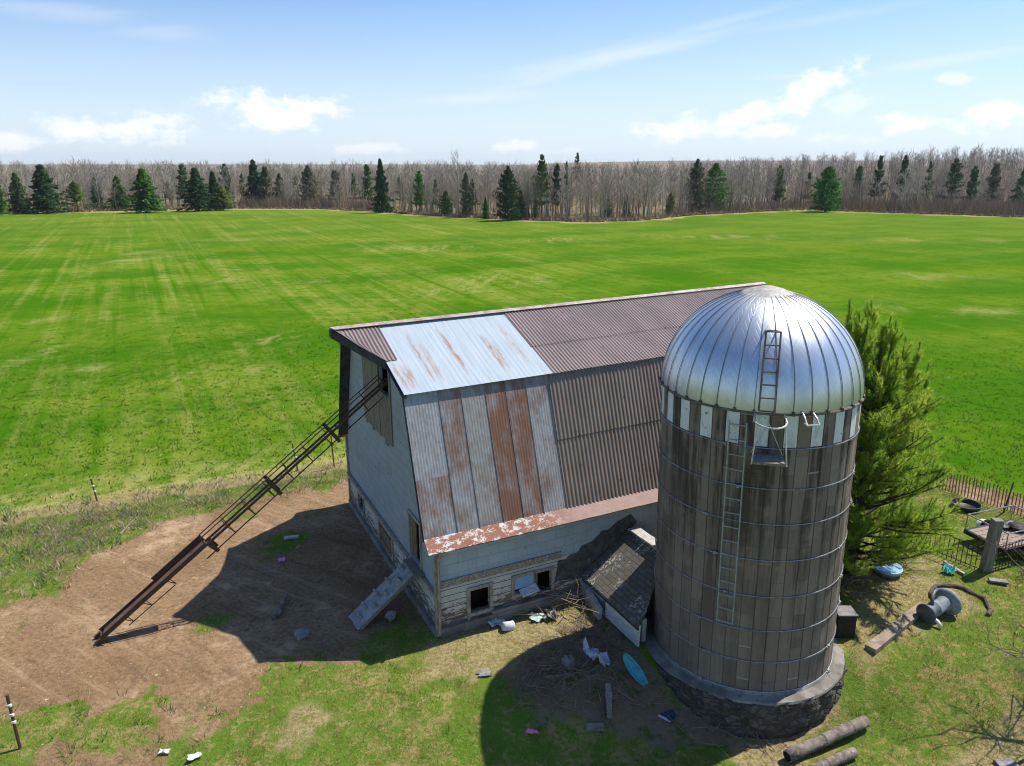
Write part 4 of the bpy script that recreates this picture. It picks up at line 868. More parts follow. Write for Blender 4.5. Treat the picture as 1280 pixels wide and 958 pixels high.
# ---------------------------------------------------------------- posts
def post(base,top,r,label,ins=(),mat=None):
    e=empty('fence_post',base,0,label,'fence post'); mb=MB(); mb.tube([np.array(base)-(0,0,.2),top],r,7); mb.build('shaft',mat or M['rusty_iron'],e)
    for f in ins:
        p=np.array(base)+(np.array(top)-np.array(base))*f; mb=MB(); mb.box(p+np.array([.02,-.03,0]),(.09,.06,.05)); mb.build('insulator',M['white_plastic'],e)
b=at(25,934); q=b+np.array([-.03,.0,z_at(b,869)-b[2]]); post(b,q,.035,'brown iron fence post with three white insulators in the near left corner',(.82,.64,.5))
b=at(122,626); post(b,b+np.array([-.12,0,z_at(b,599)]),.03,'short dark fence post at the field edge, leftmost of the three there',(.7,.45))
b=at(373,588); post(b,b+np.array([-.16,0,z_at(b,555)]),.028,'thin dark fence post at the field edge behind the middle of the elevator',(.5,.8))
b=at(418,584); post(b,b+np.array([-.05,0,z_at(b,545)]),.028,'thin rusty fence post at the field edge right beside the barn corner')

# ---------------------------------------------------------------- right hand yard: fences, trailer, tub
pf=empty('picket_fence',at(1230,628),0,'low dark wooden picket fence with thin slats between the yard and the crop field','fence')
pl=[at(1150,606),at(1178,612),at(1230,628),at(1280,647),at(1330,666),at(1400,690)]
def along(pl,step):
    out=[]
    for a,b in zip(pl,pl[1:]):
        n=max(1,int(np.linalg.norm(b-a)/step)); out+= [a+(b-a)*k/n for k in range(n)]
    return out
pts=along(pl,.115); mb=MB()
for p in pts:
    tlt=random.uniform(-.03,.03); h=.86+random.uniform(-.03,.03); mb.bar(p,p+np.array([tlt,0.02,h]),.062,.016,(0.5,-.8,0))
mb.build('picket_panel',simple('dark slat wood',(.24,.15,.10),(.13,.08,.055),7.,.85,0,.2),pf)
for z in(.2,.58):
    mb=MB(); mb.tube([p+np.array([0,.03,z]) for p in pts],.008,4); mb.build('wire',M['rusty_iron'],pf)
for px,py in((1254,632),):
    b=at(px,py+9); mb=MB(); mb.tube([b-(0,0,.1),b+np.array([.16,.0,1.25])],.028,6); mb.build('post',M['rusty_iron'],pf)
bf=empty('metal_fence',at(1190,701),0,'low black metal fence of thin bars running to the wooden gate post','fence')
mb=MB(); fa=[at(1128,676),at(1150,684),at(1224,714)]
for p in along(fa,.145): mb.tube([p-(0,0,.05),p+np.array([0,0,.84])],.012,5)
for z in(.08,.80): mb.tube([p+np.array([0,0,z]) for p in fa],.014,5)
mb.build('bar_panel',M['black_metal'],bf)
bf2=empty('metal_gate',at(1260,706),0,'low black metal gate of thin bars on the right of the wooden gate post','gate')
fa=[at(1240,714),at(1272,704),at(1330,690)]; mb=MB()
for p in along(fa,.145): mb.tube([p-(0,0,.05),p+np.array([0,0,.86])],.012,5)
for z in(.08,.82): mb.tube([p+np.array([0,0,z]) for p in fa],.016,5)
mb.build('bar_panel',M['black_metal'],bf2)
b=at(1231,713); hgt=z_at(b,650)-b[2]; mb=MB(); mb.prism([b+np.array([x,y,-.2]) for x,y in((-.14,-.13),(.14,-.13),(.15,.13),(-.13,.13))],(.10,.02,hgt+.2))
setp(mb.build('gate_post',M['wood_grey'],None,b),'thick square weathered wooden gate post between the black metal fence and gate','gate post')
b=at(1283,700); mb=MB(); mb.prism([b+np.array([x,y,-.2]) for x,y in((-.11,-.11),(.11,-.11),(.11,.11),(-.11,.11))],(.02,.02,1.15))
setp(mb.build('gate_post',M['wood_brown'],None,b),'dark wooden post at the right edge of the picture beyond the trailer','gate post')
# trailer with timber bed and tube frame
tc=at(1257,682); tr=empty('utility_trailer',tc,0,'small flat trailer with a timber bed and a pale tube frame behind the gate post','trailer')
tx=np.array([.94,.33,0]); ty=np.array([-.33,.94,0]); tp=lambda x,y,z: tc+tx*x+ty*y+np.array([0,0,z])
mb=MB()
for k in range(6): mb.box(tp(0,-.6+.24*k,.42),(2.1,.22,.05),(tx,ty,(0,0,1)))
mb.build('bed',simple('bare timber',(.33,.26,.20),(.22,.17,.13),4.,.85,0,.3,stretch=(1,5,1)),tr)
mb=MB(); 
for y in(-.75,.75): mb.box(tp(0,y,.36),(2.2,.07,.14),(tx,ty,(0,0,1)))
for x in(-1.08,1.08): mb.box(tp(x,0,.36),(.07,1.5,.14),(tx,ty,(0,0,1)))
mb.tube([tp(-1.05,-.3,.34),tp(-1.75,0,.2)],.04,6); mb.build('chassis',M['black_metal'],tr)
for y in(-.86,.86):
    mb=MB(); mb.lathe(tp(.1,y-.07,.27),[(.0,0),(.16,0),(.26,.01),(.27,.05),(.27,.10),(.26,.14),(.16,.15),(0,.15)],18,(tx,(0,0,1),ty)); mb.build('wheel',M['black'],tr)
mb=MB(); zz=1.0
for y in(-.75,.75):
    mb.tube([tp(-1.08,y,.42),tp(-1.08,y,zz),tp(1.08,y,zz),tp(1.08,y,.42)],.022,6)
for x in(-1.08,1.08): mb.tube([tp(x,-.75,zz),tp(x,.75,zz)],.022,6)
mb.build('tube_frame',M['galv'],tr)
mb=MB(); mb.lathe(tp(.55,.1,.45),[(.0,0),(.26,0),(.30,.16),(.2,.22),(0,.24)],12); mb.lathe(tp(.15,.35,.45),[(0,0),(.2,0),(.22,.14),(0,.2)],10)
setp(mb.build('black_sacks',M['black_metal'],None,tp(.55,.1,.45)),'black plastic sacks lying on the trailer bed','sacks')
# round black tub
b=at(1207,635); mb=MB(); mb.lathe(b,[(.0,.02),(.42,.02),(.44,.04),(.47,.16),(.50,.18),(.51,.16),(.46,.02),(.45,-.02)],28)
tub=setp(mb.build('stock_tub',M['black_metal'],None,b,True),'round black stock tub lying in the grass near the picket fence','tub')
mb=MB(); mb.lathe(b,[(.485,.175),(.49,.195),(.51,.195),(.517,.17)],28); mb.build('rim',M['grey_plastic'],tub)
b=at(1228,664); mb=MB(); mb.lathe(b,[(0,0),(.14,.03),(.22,.11),(.24,.22),(.21,.32),(.13,.40),(0,.43)],16); bl=setp(mb.build('jug',M['aqua'],None,b,True),'aqua and white plastic jug standing behind the gate post','jug')
mb=MB(); mb.lathe(b,[(.235,.20),(.248,.25),(.225,.32),(.14,.41),(.05,.445),(0,.45)],16); mb.build('top',M['white_plastic'],bl,None,True)
# grey drum with wide end plates lying in the grass, with a bent pale hose
b=at(1168,772); dx=np.array([.86,.50,.05]); dx/=np.linalg.norm(dx); dy=np.cross((0,0,1.),dx); dy/=np.linalg.norm(dy); dz=np.cross(dx,dy); b=b+np.array([-.02,.0,.30])
dr_=empty('pump_drum',at(1168,772),0,'grey plastic pump drum with flared ends lying on its side in the grass','drum')
mb=MB(); mb.lathe(b,[(0,-.40),(.19,-.40),(.20,-.36),(.20,-.06),(.215,-.05),(.215,.0),(.20,.01),(.20,.34),(.23,.40),(.23,.48),(0,.50)],28,(dy,dz,dx)); mb.build('body',simple('scuffed grey plastic',(.24,.27,.29),(.15,.17,.185),5.,.6,0,.2,c3=(.10,.10,.095)),dr_,None,True)
mb=MB(); mb.lathe(b,[(0,-.50),(.27,-.49),(.29,-.46),(.29,-.43),(.26,-.40),(0,-.40)],28,(dy,dz,dx)); mb.build('base_plate',M['grey_plastic'],dr_,None,True)
mb=MB(); mb.lathe(b,[(0,.46),(.22,.46),(.36,.52),(.40,.57),(.41,.61),(.39,.63),(.34,.60),(.2,.57),(0,.56)],28,(dy,dz,dx)); mb.build('dished_plate',simple('weathered pale grey rim',(.30,.34,.39),(.20,.23,.26),5.,.6,0,.1),dr_,None,True)
mb=MB(); mb.tube([b+dx*-.20+dz*.20,b+dx*-.10+dz*.36+dy*.08,b+dx*.12+dz*.42+dy*.16,b+dx*.34+dz*.40+dy*.2,b+dx*.42+dz*.3+dy*.3],.05,8); mb.build('elbow_pipe',M['grey_plastic'],dr_,None,True)
mb=MB(); q=at(1160,778); mb.tube([b+dx*-.3-dz*.12,q+np.array([.02,-.06,.2]),q+np.array([.16,-.16,.14]),q+np.array([.20,-.30,.05])],.055,8); mb.build('hose',M['white_plastic'],dr_,None,True)
# dirt ring of an old fire pit
c=at(1200,752); mb=MB(); ring=[]
for k in range(17):
    a=R_(-60+k*16); ring.append(c+np.array([.75*math.cos(a)*(1+.05*math.sin(k*2)),.85*math.sin(a),.04+.03*math.sin(k*1.9)]))
mb.tube(ring,[.06+.02*math.sin(k*2.3) for k in range(17)],7); setp(mb.build('hose_coil',simple('muddy hose',(.14,.11,.085),(.08,.065,.05),6.,.9,0,.3),None,c),'open loop of muddy thick hose lying in the grass beside the drum','hose')
# timber beam
p,q=at(1088,812,.07),at(1156,757,.07); mb=MB(); mb.bar(p,q,.30,.14); setp(mb.build('timber_beam',simple('grey brown beam',(.31,.24,.18),(.19,.145,.105),3.,.85,0,.4,stretch=(1,1,1),c3=(.38,.33,.27)),None,(p+q)/2),'long flat weathered timber beam lying between the silo and the grey drum','beam')
# two logs in the corner
def log(p,q,r,label,rings):
    ax=(q-p)/np.linalg.norm(q-p); n=9; o=empty('log',(p+q)/2*np.array([1,1,0]),0,label,'log'); mb=MB()
    pp=[p+(q-p)*k/n+np.array([0,0,.01*math.sin(k*1.3)]) for k in range(n+1)]; mb.tube(pp,[r*(1+.04*math.sin(k*2.1)) for k in range(n+1)],14,True); mb.build('trunk',M['bark_log'],o,None,True)
    for f in rings: mb=MB(); c=p+(q-p)*f; mb.tube([c-ax*.02,c+ax*.02],r*1.05,14); mb.build('binding',M['twig'],o)
    mb=MB(); c=p-ax*.004; mb.tube([c,c+ax*.01],r*.82,14); mb.build('cut_end',M['black'] if rings[0]<.5 else M['wood_brown'],o)  # longer log gets a black disc painted as its unlit hollow
log(at(984,946,.15),at(1082,901,.13),.145,'longer weathered log with a dark hollow end, lying in front of the silo',(.45,.8))
log(at(990,975,.12),at(1068,940,.12),.12,'shorter weathered log lying nearest the camera below the longer log',(.55,.75))
# ---------------------------------------------------------------- odds and ends
def sheet(name,c,sx,sy,rot,amp,mat,label,cat,seed,n=16,z0=.02,curl=0.):
    r=np.random.default_rng(seed); g=r.normal(0,1,(5,5)); vs=[];fs=[]
    ca,sa=math.cos(rot),math.sin(rot)
    for j in range(n+1):
        for i in range(n+1):
            u,v=i/n*3.999,j/n*3.999; a,b_=int(u),int(v); fu,fv=u-a,v-b_; fu=fu*fu*(3-2*fu); fv=fv*fv*(3-2*fv)
            h=(g[a,b_]*(1-fu)+g[min(a+1,4),b_]*fu)*(1-fv)+(g[a,min(b_+1,4)]*(1-fu)+g[min(a+1,4),min(b_+1,4)]*fu)*fv
            x=(i/n-.5)*sx*(1+.18*math.sin(j*.9+seed)); y=(j/n-.5)*sy*(1+.18*math.sin(i*.8+seed*2)); x+=r.normal(0,.012)*sx; y+=r.normal(0,.012)*sy
            vs.append((c[0]+x*ca-y*sa,c[1]+x*sa+y*ca,c[2]+z0+amp*(abs(h)+.25*r.random())+curl*abs(i/n-.5)))
    for j in range(n):
        for i in range(n): k=j*(n+1)+i; fs.append((k,k+1,k+n+2,k+n+1))
    mb=MB(); mb.add(vs,fs); o=mb.build(name,mat,None,c); md=o.modifiers.new('thickness','SOLIDIFY'); md.thickness=.012; return setp(o,label,cat)
sheet('tarp',at(746,823,.25),.35,.75,R_(35),.12,M['white_cloth'],'crumpled white and navy cloth draped over the brush pile','cloth',3)
sheet('tarp',at(672,773),.42,.36,R_(20),.06,M['green_cloth'],'crumpled pale green cloth lying by the barn foundation','cloth',5)
sheet('plastic_sack',at(690,770),.3,.5,R_(10),.09,M['litter'] if False else M['stone'],'grey crumpled plastic sack below the barn doorway','sack',6)
sheet('plastic_sack',at(620,779),.42,.40,R_(0),.07,M['white_cloth'],'white crumpled sack around the fallen bucket','sack',8)
b=at(629,783,.12); mb=MB(); mb.lathe(b,[(0,0),(.12,0),(.14,.30),(.15,.31),(.13,.30),(.11,.03)],18,((0.3,.2,.93),(-.5,.85,0),(.8,.48,-.30))); setp(mb.build('bucket',M['white_plastic'],None,b,True),'white bucket tipped over at the foot of the barn wall','bucket')
# turquoise sled leaning on the foundation
b=at(794,842); mb=MB(); vs=[];fs=[];n=14;mm=7; d0=np.array([at(779,818,.42),at(806,856,.10)]); ax=d0[1]-d0[0]; sl=np.linalg.norm(ax); ax/=sl; sb=np.cross((0,0,1.),ax); sb/=np.linalg.norm(sb); sn=np.cross(ax,sb); tilt=R_(38); sb2=sb*math.cos(tilt)+sn*math.sin(tilt); sn2=-sb*math.sin(tilt)+sn*math.cos(tilt)
for i in range(n+1):
    f=i/n; wd=.155*math.sin(math.pi*(.06+.88*f))**.55
    for j in range(mm+1):
        g=j/mm*2-1; vs.append(d0[0]+ax*(f*sl)+sb2*(g*wd)+sn2*(.12*abs(g)**3+.10*(2*f-1)**4+.015*math.cos(g*9)))
for i in range(n):
    for j in range(mm): k=i*(mm+1)+j; fs.append((k,k+1,k+mm+2,k+mm+1))
mb.add(vs,fs); sld=setp(mb.build('sled',M['teal'],None,b,True),'turquoise plastic sled leaning against the stone foundation of the silo','sled'); md=sld.modifiers.new('thickness','SOLIDIFY'); md.thickness=.015
b=at(710,828,.16); mb=MB(); mb.lathe(b,[(0,-.16),(.15,-.12),(.19,0),(.15,.12),(0,.17)],12); craggy(mb,.22); setp(mb.build('field_stone',M['stone'],None,b,True),'rounded grey stone resting on the brush pile','stone')
b=at(489,770,.12); mb=MB(); mb.lathe(b,[(0,-.13),(.14,-.1),(.17,.02),(.12,.13),(0,.17)],7); craggy(mb,.22); setp(mb.build('field_stone',M['stone'],None,b),'angular blue grey stone below the cleated ramp','stone')
b=at(377,792,.06); mb=MB(); mb.lathe(b,[(0,-.08),(.2,-.06),(.22,.02),(.12,.09),(0,.11)],7); craggy(mb,.22); setp(mb.build('field_stone',M['stone'],None,b),'flat grey stone half buried in the bare yard','stone')
b=at(505,757,.03); 
b=at(364,672,.05); mb=MB(); mb.bar(b-np.array([.24,.05,0]),b+np.array([.24,.08,0]),.13,.07); setp(mb.build('wood_block',M['conc_light'],None,b),'pale flat block lying on the green patch in the yard','block')
sheet('pink_rag',at(352,701),.2,.24,.3,.03,M['pink'],'small pink scrap lying in the shaded yard','scrap',11,6)
sheet('pink_rag',at(665,916),.26,.12,-.1,.03,M['pink'],'small pink plastic toy piece lying in the shaded grass','toy',12,6)
sheet('white_scrap',at(243,947),.26,.16,.6,.03,M['white_plastic'],'white scrap of plastic in the grass at the near left','scrap',13,6)
sheet('white_scrap',at(206,941),.22,.12,.1,.03,M['white_plastic'],'white crumpled scrap at the edge of the bare path in the near left','scrap',14,6)
sheet('metal_scrap',at(606,843),.34,.2,.2,.02,M['stone'],'flat grey sheet scrap in the sunny grass left of the silo shadow','scrap',15,6)
sheet('navy_box',at(838,895,.03),.34,.26,.5,.02,M['navy'],'flattened navy and white box in the shaded grass','box',16,5)
b=at(832,898,.05); mb=MB(); mb.bar(b-np.array([.16,-.10,0]),b+np.array([.10,-.10,0]),.06,.03); setp(mb.build('white_strip',M['white_plastic'],None,b),'white strip of plastic beside the flattened navy box','scrap')
b=at(744,909,.06); mb=MB(); mb.bar(b-np.array([.22,0,0]),b+np.array([.22,.0,0]),.14,.12); setp(mb.build('concrete_block',M['concrete'],None,b),'short grey concrete block lying in the shaded grass','block')
p,q=at(760,855,.28),at(762,898,.10); mb=MB(); mb.bar(p,q,.14,.10); bb=setp(mb.build('timber_stub',M['wood_grey'],None,q),'short grey timber with a metal band at the end of the brush pile','timber'); mb=MB(); c=p+(q-p)*.35; mb.bar(c-(q-p)*.08,c+(q-p)*.08,.17,.13); mb.build('metal_band',M['stone'],bb)
b=at(717,742); mb=MB(); mb.tube([b+np.array([-.55,-.2,0]),b+np.array([-.52,-.18,.62])],.11,9); setp(mb.build('post_stump',M['wood_brown'],None,b),'short rotten post among the sticks beside the barn doorway','post')
b=at(345,768,.04); mb=MB(); mb.tube([at(342,772,.03),at(350,763,.06),at(354,752,.05),at(359,742,.04)],[.10,.09,.06,.03],8); setp(mb.build('driftwood',M['bark_log'],None,b),'twisted piece of dead wood lying in the bare yard','wood')
b=at(526,749); mb=MB(); mb.lathe(b+np.array([0,0,.5]),[(0,-.08),(.07,-.05),(.09,0),(.07,.05),(0,.08)],10); setp(mb.build('yellow_float',M['yellow'],None,b+np.array([0,0,.5])),'round yellow float hanging at the corner of the gable wall','float')
b=at(1052,792); mb=MB(); mb.box(b+np.array([0,0,.35]),(.5,.45,.7)); cb=setp(mb.build('feed_box',M['black_metal'],None,b),'black box standing against the right side of the silo foundation','box'); mb=MB(); mb.box(b+np.array([0,0,.72]),(.54,.49,.03)); mb.build('lid',M['stone'],cb)
b=at(1108,716); mb=MB(); mb.lathe(b,[(0,.22),(.42,.22),(.44,.24),(.46,.20),(.46,.16),(.40,.14),(.36,0),(0,0)],20); setp(mb.build('wading_pool',M['blue_plastic'],None,b,True),'pale blue plastic lid lying under the pine','lid')
sheet('aqua_basket',at(1186,716),.35,.3,.2,.12,M['aqua'],'aqua plastic netting crumpled under the right side of the pine','netting',21,8)
p,q=at(1180,702,.06),at(1206,718,.05); mb=MB(); mb.bar(p,q,.10,.05); setp(mb.build('plank',M['trim'],None,(p+q)/2),'pale plank lying below the black metal fence','plank')
b=at(1247,728); mb=MB(); mb.bar(b-np.array([.25,-.05,-.06]),b+np.array([.25,-.1,.06]),.2,.06); setp(mb.build('plank',M['stone'],None,b),'short grey slab lying in the grass below the metal gate','slab')
b=at(1258,957,.03); mb=MB(); mb.bar(b-np.array([.2,0,0]),b+np.array([.25,.05,0]),.3,.08); setp(mb.build('flat_stone',M['stone'],None,b),'flat grey stone in the near right corner','stone')

# twiggy heaps
def twigs(name,poly,n,hmax,r,ln,mat,label,cat):
    P_=P2(*poly); x0,y0=P_.min(0); x1,y1=P_.max(0); V=[];T_=[]; C=[]; k=0; N=0
    while N<n:
        x,y=rng.uniform(x0,x1),rng.uniform(y0,y1); s=sdf(P_,np.array([x]),np.array([y]))[0]
        if s<0: continue
        hh=hmax*min(1,s/.7); z=rng.uniform(.02,1)*hh; a=rng.uniform(0,6.283); el=rng.normal(.15,.35); l=ln*rng.uniform(.4,1.4); d=np.array([math.cos(a)*math.cos(el),math.sin(a)*math.cos(el),math.sin(el)]); p=np.array([x,y,z]); gd=float(drop(x,y)); m_=p+d*l*.5+rng.normal(0,.06*l,3); q=m_+(d+rng.normal(0,.35,3))*l*.5
        q[2]=max(q[2],.01); m_[2]=max(m_[2],.01); p[2]+=gd; q[2]+=gd; m_[2]+=gd; rr=r*rng.uniform(.5,1.6)
        for p0,p1,ra,rb_ in((p,m_,rr,rr*.8),(m_,q,rr*.8,rr*.3)):
            t_=p1-p0; b1=np.cross(t_,(0.3,0.2,1)); b1/=np.linalg.norm(b1)+1e-9; b2=np.cross(t_,b1); b2/=np.linalg.norm(b2)+1e-9
            for e,rx in((p0,ra),(p1,rb_)):
                for c_ in range(3): ang=c_*2.094; V.append(e+(b1*math.cos(ang)+b2*math.sin(ang))*rx)
            for c_ in range(3): c2=(c_+1)%3; T_.append((k+c_,k+c2,k+3+c2)); T_.append((k+c_,k+3+c2,k+3+c_))
            k+=6; u=rng.uniform(0,1); C+= [np.array([.15,.105,.07])*(1-u)+np.array([.38,.29,.21])*u]*6
        N+=1
    o=fast(name,V,T_,mat,np.array(C)); return setp(o,label,cat,kind='stuff')
twigs('brush_pile',((640,850),(660,815),(700,790),(745,785),(790,830),(800,880),(760,900),(700,880),(655,885)),800,.22,.0065,.6,M['litter'],'tangled pile of grey brushwood in the shadow of the silo','brushwood')
twigs('stick_pile',((672,772),(690,742),(728,738),(742,765),(710,785)),60,.75,.012,1.1,M['litter'],'loose pale sticks leaning by the barn doorway','sticks')
twigs('fallen_branches',((800,880),(840,850),(880,900),(1000,930),(960,945),(860,920)),90,.15,.008,.7,M['litter'],'thin dead branches on the ground before the silo foundation','branches')
twigs('dead_brush',((20,690),(60,655),(130,640),(180,640),(120,668),(60,705)),350,.25,.006,.45,M['litter'],'grey dead brush at the edge of the field on the left','brush')
twigs('pine_debris',((1045,760),(1050,700),(1100,690),(1150,705),(1130,725),(1080,735)),160,.35,.012,.8,M['litter'],'dead branches heaped beneath the pine behind the silo','branches')
p=at(166,655); mb=MB(); mb.tube([at(150,668,.02),at(158,660,.1),at(166,650,.16)],[.03,.025,.012],6); mb.tube([at(156,662,.08),at(152,650,.3)],[.018,.006],5); mb.tube([at(160,658,.1),at(170,656,.2)],[.016,.006],5); setp(mb.build('dead_branch',M['twig_pale'],None,p),'forked pale dead branch lying at the upper edge of the bare yard','branch')

# ---------------------------------------------------------------- trees
def limb(V,T_,pts,rad,seg=5):
    k=len(V); n=len(pts); b=None
    for i,p in enumerate(pts):
        t_=np.array(pts[min(i+1,n-1)])-np.array(pts[max(i-1,0)]); t_=t_/(np.linalg.norm(t_)+1e-9)
        if b is None: b=np.cross(t_,(.31,.2,.93)); 
        b=b-t_*(b@t_); b=b/(np.linalg.norm(b)+1e-9); c=np.cross(t_,b)
        for j in range(seg): a=6.2832*j/seg; V.append(np.array(p)+(b*math.cos(a)+c*math.sin(a))*rad[i])
    for i in range(n-1):
        for j in range(seg): j2=(j+1)%seg; a0=k+i*seg; T_.append((a0+j,a0+j2,a0+seg+j2)); T_.append((a0+j,a0+seg+j2,a0+seg+j))
def vec(az,el): return np.array([math.sin(az)*math.cos(el),math.cos(az)*math.cos(el),math.sin(el)])
# big white pine behind the silo
pb=at(1062,716); PH=z_at(pb,385); pine=empty('white_pine',pb,0,'large bushy green pine with upright shoots standing right behind the silo','tree')
TV=[];TT=[]; tuf=[] # tufts: (pos,dir,shade)
limb(TV,TT,[pb+np.array([0,0,-.1]),pb+np.array([.05,0,2.]),pb+np.array([-.02,.05,4.5]),pb+np.array([0,0,PH*.86])],[.17,.14,.09,.03],8)
def shoot(p,d,l,dens,up):
    n=max(3,int(l*4)); pts=[p]; q=np.array(p,float); dd=np.array(d,float)
    for i in range(n):
        dd=dd+np.array([0,0,up])/n+rng.normal(0,.05,3); dd/=np.linalg.norm(dd); q=q+dd*l/n; pts.append(q.copy())
    return pts
def tufts_on(pts,f0,step,sh):
    L_=sum(np.linalg.norm(b-a) for a,b in zip(pts,pts[1:])); m_=int(L_/step); 
    for i in range(m_):
        f=f0+(1-f0)*(i+1)/m_; x=f*(len(pts)-1); a=min(int(x),len(pts)-2); p=pts[a]+(pts[a+1]-pts[a])*(x-a); d=pts[a+1]-pts[a]; tuf.append((p,d/np.linalg.norm(d),sh))
def prof(f): # crown half width at height fraction
    return np.interp(f,[0,.08,.2,.45,.65,.8,.92,1],[2.2,2.7,2.8,2.55,2.2,1.8,1.4,.9])
nb=175
for i in range(nb):
    f=(i+.5)/nb; f=f**.92; z=.35+f*(PH*.78-.35); az=i*2.399+rng.uniform(-.3,.3); wd=prof(f)*rng.uniform(.55,1.15); e=R_(8+34*f+rng.uniform(-8,10)); ln=wd/math.cos(e)*1.0
    base=pb+np.array([0,0,max(.3,z-wd*math.tan(e)*.55)]); pts=shoot(base,vec(az,e*.7),ln,1,.45)
    limb(TV,TT,pts,[.035*(1-.8*k/(len(pts)-1))*(.6+wd/3) for k in range(len(pts))],5)
    sh=rng.uniform(0,1); tufts_on(pts,.42,.08,sh)
    for j in range(int(5+wd*4)):
        g=rng.uniform(.3,.95); a=min(int(g*(len(pts)-1)),len(pts)-2); p=pts[a]; sp_=shoot(p,vec(az+rng.choice([-1,1])*rng.uniform(.4,1.1),e+rng.uniform(.0,.7)),rng.uniform(.35,.8)*(1.15-g*.5),1,.6)
        limb(TV,TT,sp_,[.012*(1-.7*k/(len(sp_)-1)) for k in range(len(sp_))],4); tufts_on(sp_,.2,.08,sh*.6+rng.uniform(0,.5))
# upright leaders at the top
for px,py in((1063,377),(1091,376),(1076,392),(1104,408),(1119,402),(1132,424),(1149,428),(1143,455),(1158,468),(1084,400),(1070,410),(1112,395)):
    dy_=rng.uniform(-.6,.7); v_=ray(px,py); k_=(pb[1]+dy_)/v_[1]; base=np.array([v_[0]*k_,pb[1]+dy_,0]); zt=H+v_[2]*k_
    bz=np.array([pb[0]+(base[0]-pb[0])*.3,pb[1]+dy_*.4,zt-1.9]); pts=[bz,bz+(base+np.array([0,0,zt-1.0])-bz)*.6,base+np.array([0,0,zt-.8]),base+np.array([.02,0,zt-.4]),base+np.array([rng.uniform(-.05,.1),0,zt])]
    limb(TV,TT,pts,[.03,.025,.02,.015,.008],5); tufts_on(pts,.05,.038,rng.uniform(.0,.5))
    for j in range(14):
        p=pts[1]+(pts[3]-pts[1])*rng.uniform(0,.9); sp_=shoot(p,vec(rng.uniform(0,6.28),R_(48)),rng.uniform(.25,.55),1,.8); limb(TV,TT,sp_,[.010*(1-.7*k/(len(sp_)-1)) for k in range(len(sp_))],4); tufts_on(sp_,.1,.045,rng.uniform(.2,.8))
fast('trunk',np.array(TV),np.array(TT),M['bark_dark'],None,pine)
tp_=np.array([a for a,b,c in tuf]); td=np.array([b for a,b,c in tuf]); tsd=np.array([c for a,b,c in tuf]); NN=13; n=len(tuf)
ii=np.repeat(np.arange(n),NN); dv=td[ii]*.95+rng.normal(0,.50,(n*NN,3)); dv/=np.linalg.norm(dv,axis=1)[:,None]; ln=rng.uniform(.10,.21,n*NN)[:,None]
sd_=np.cross(dv,rng.normal(0,1,(n*NN,3))); sd_/=np.linalg.norm(sd_,axis=1)[:,None]; o_=tp_[ii]
V=np.stack([o_-sd_*.0070,o_+sd_*.0070,o_+dv*ln],1).reshape(-1,3)
c1=np.array([.14,.30,.03]);c2=np.array([.50,.60,.08]); cc=(c1+(c2-c1)*np.clip(tsd+rng.normal(0,.15,n),0,1)[:,None])[ii]*rng.uniform(.8,1.25,(n*NN,1))
fast('crown',V,np.arange(n*NN*3).reshape(-1,3),M['needle'],np.repeat(cc,3,0),pine); print('pine tufts',n)

# bare tree reaching in from the right edge
def bare(base,h,spread,depth,seed,r0,elev=(.2,.9),trunkh=.25,first=6,bend=.25):
    r=np.random.default_rng(seed); V=[];T_=[]; TV=[];TT=[]
    def rec(p,d,l,rad,lev):
        n=4; pts=[p]; q=np.array(p); dd=np.array(d)
        for i in range(n): dd=dd+r.normal(0,bend*.45,3)+np.array([0,0,.03]); dd/=np.linalg.norm(dd); q=q+dd*l/n; pts.append(q.copy())
        limb(V,T_,pts,[rad*(1-.75*k/n) for k in range(n+1)],4 if lev>1 else 5)
        if lev<depth:
            for j in range(r.integers(4,7)):
                a=r.integers(1,n+1); e=dd*.6+r.normal(0,.55,3); e/=np.linalg.norm(e); rec(pts[a],e,l*r.uniform(.4,.68),rad*.42,lev+1)
    top=np.array(base)+np.array([0,0,h*trunkh]); limb(TV,TT,[np.array(base)-(0,0,.1),top],[r0,r0*.8],8)
    for k in range(first): rec(top-np.array([0,0,r.uniform(0,.3)*h*trunkh]),vec(k*6.283/first+r.uniform(-.3,.3),r.uniform(*elev)),spread*r.uniform(.7,1.1),r0*.42,1)
    return np.array(TV),np.array(TT),np.array(V),np.array(T_)
def bare_tree(name,base,label,cat,*a,**k):
    TV,TT,V,T_=bare(base,*a,**k); e=empty(name,base,0,label,cat); fast('trunk',TV,TT,M['bark_dark'],None,e); fast('branches',V,T_,M['twig'],None,e); return e
bt=np.array([14.0,15.4,0.]); bare_tree('bare_tree',bt,'leafless tree with thin dark branches spreading in from the right edge','tree',3.6,2.0,4,21,.11,(-.1,.75),.35,11,.3)
b2=at(1290,722); bare_tree('bare_shrub',b2,'leafless grey shrub in front of the gate at the right edge','shrub',1.2,.8,3,22,.04,(.0,.9),.2,9,.3)

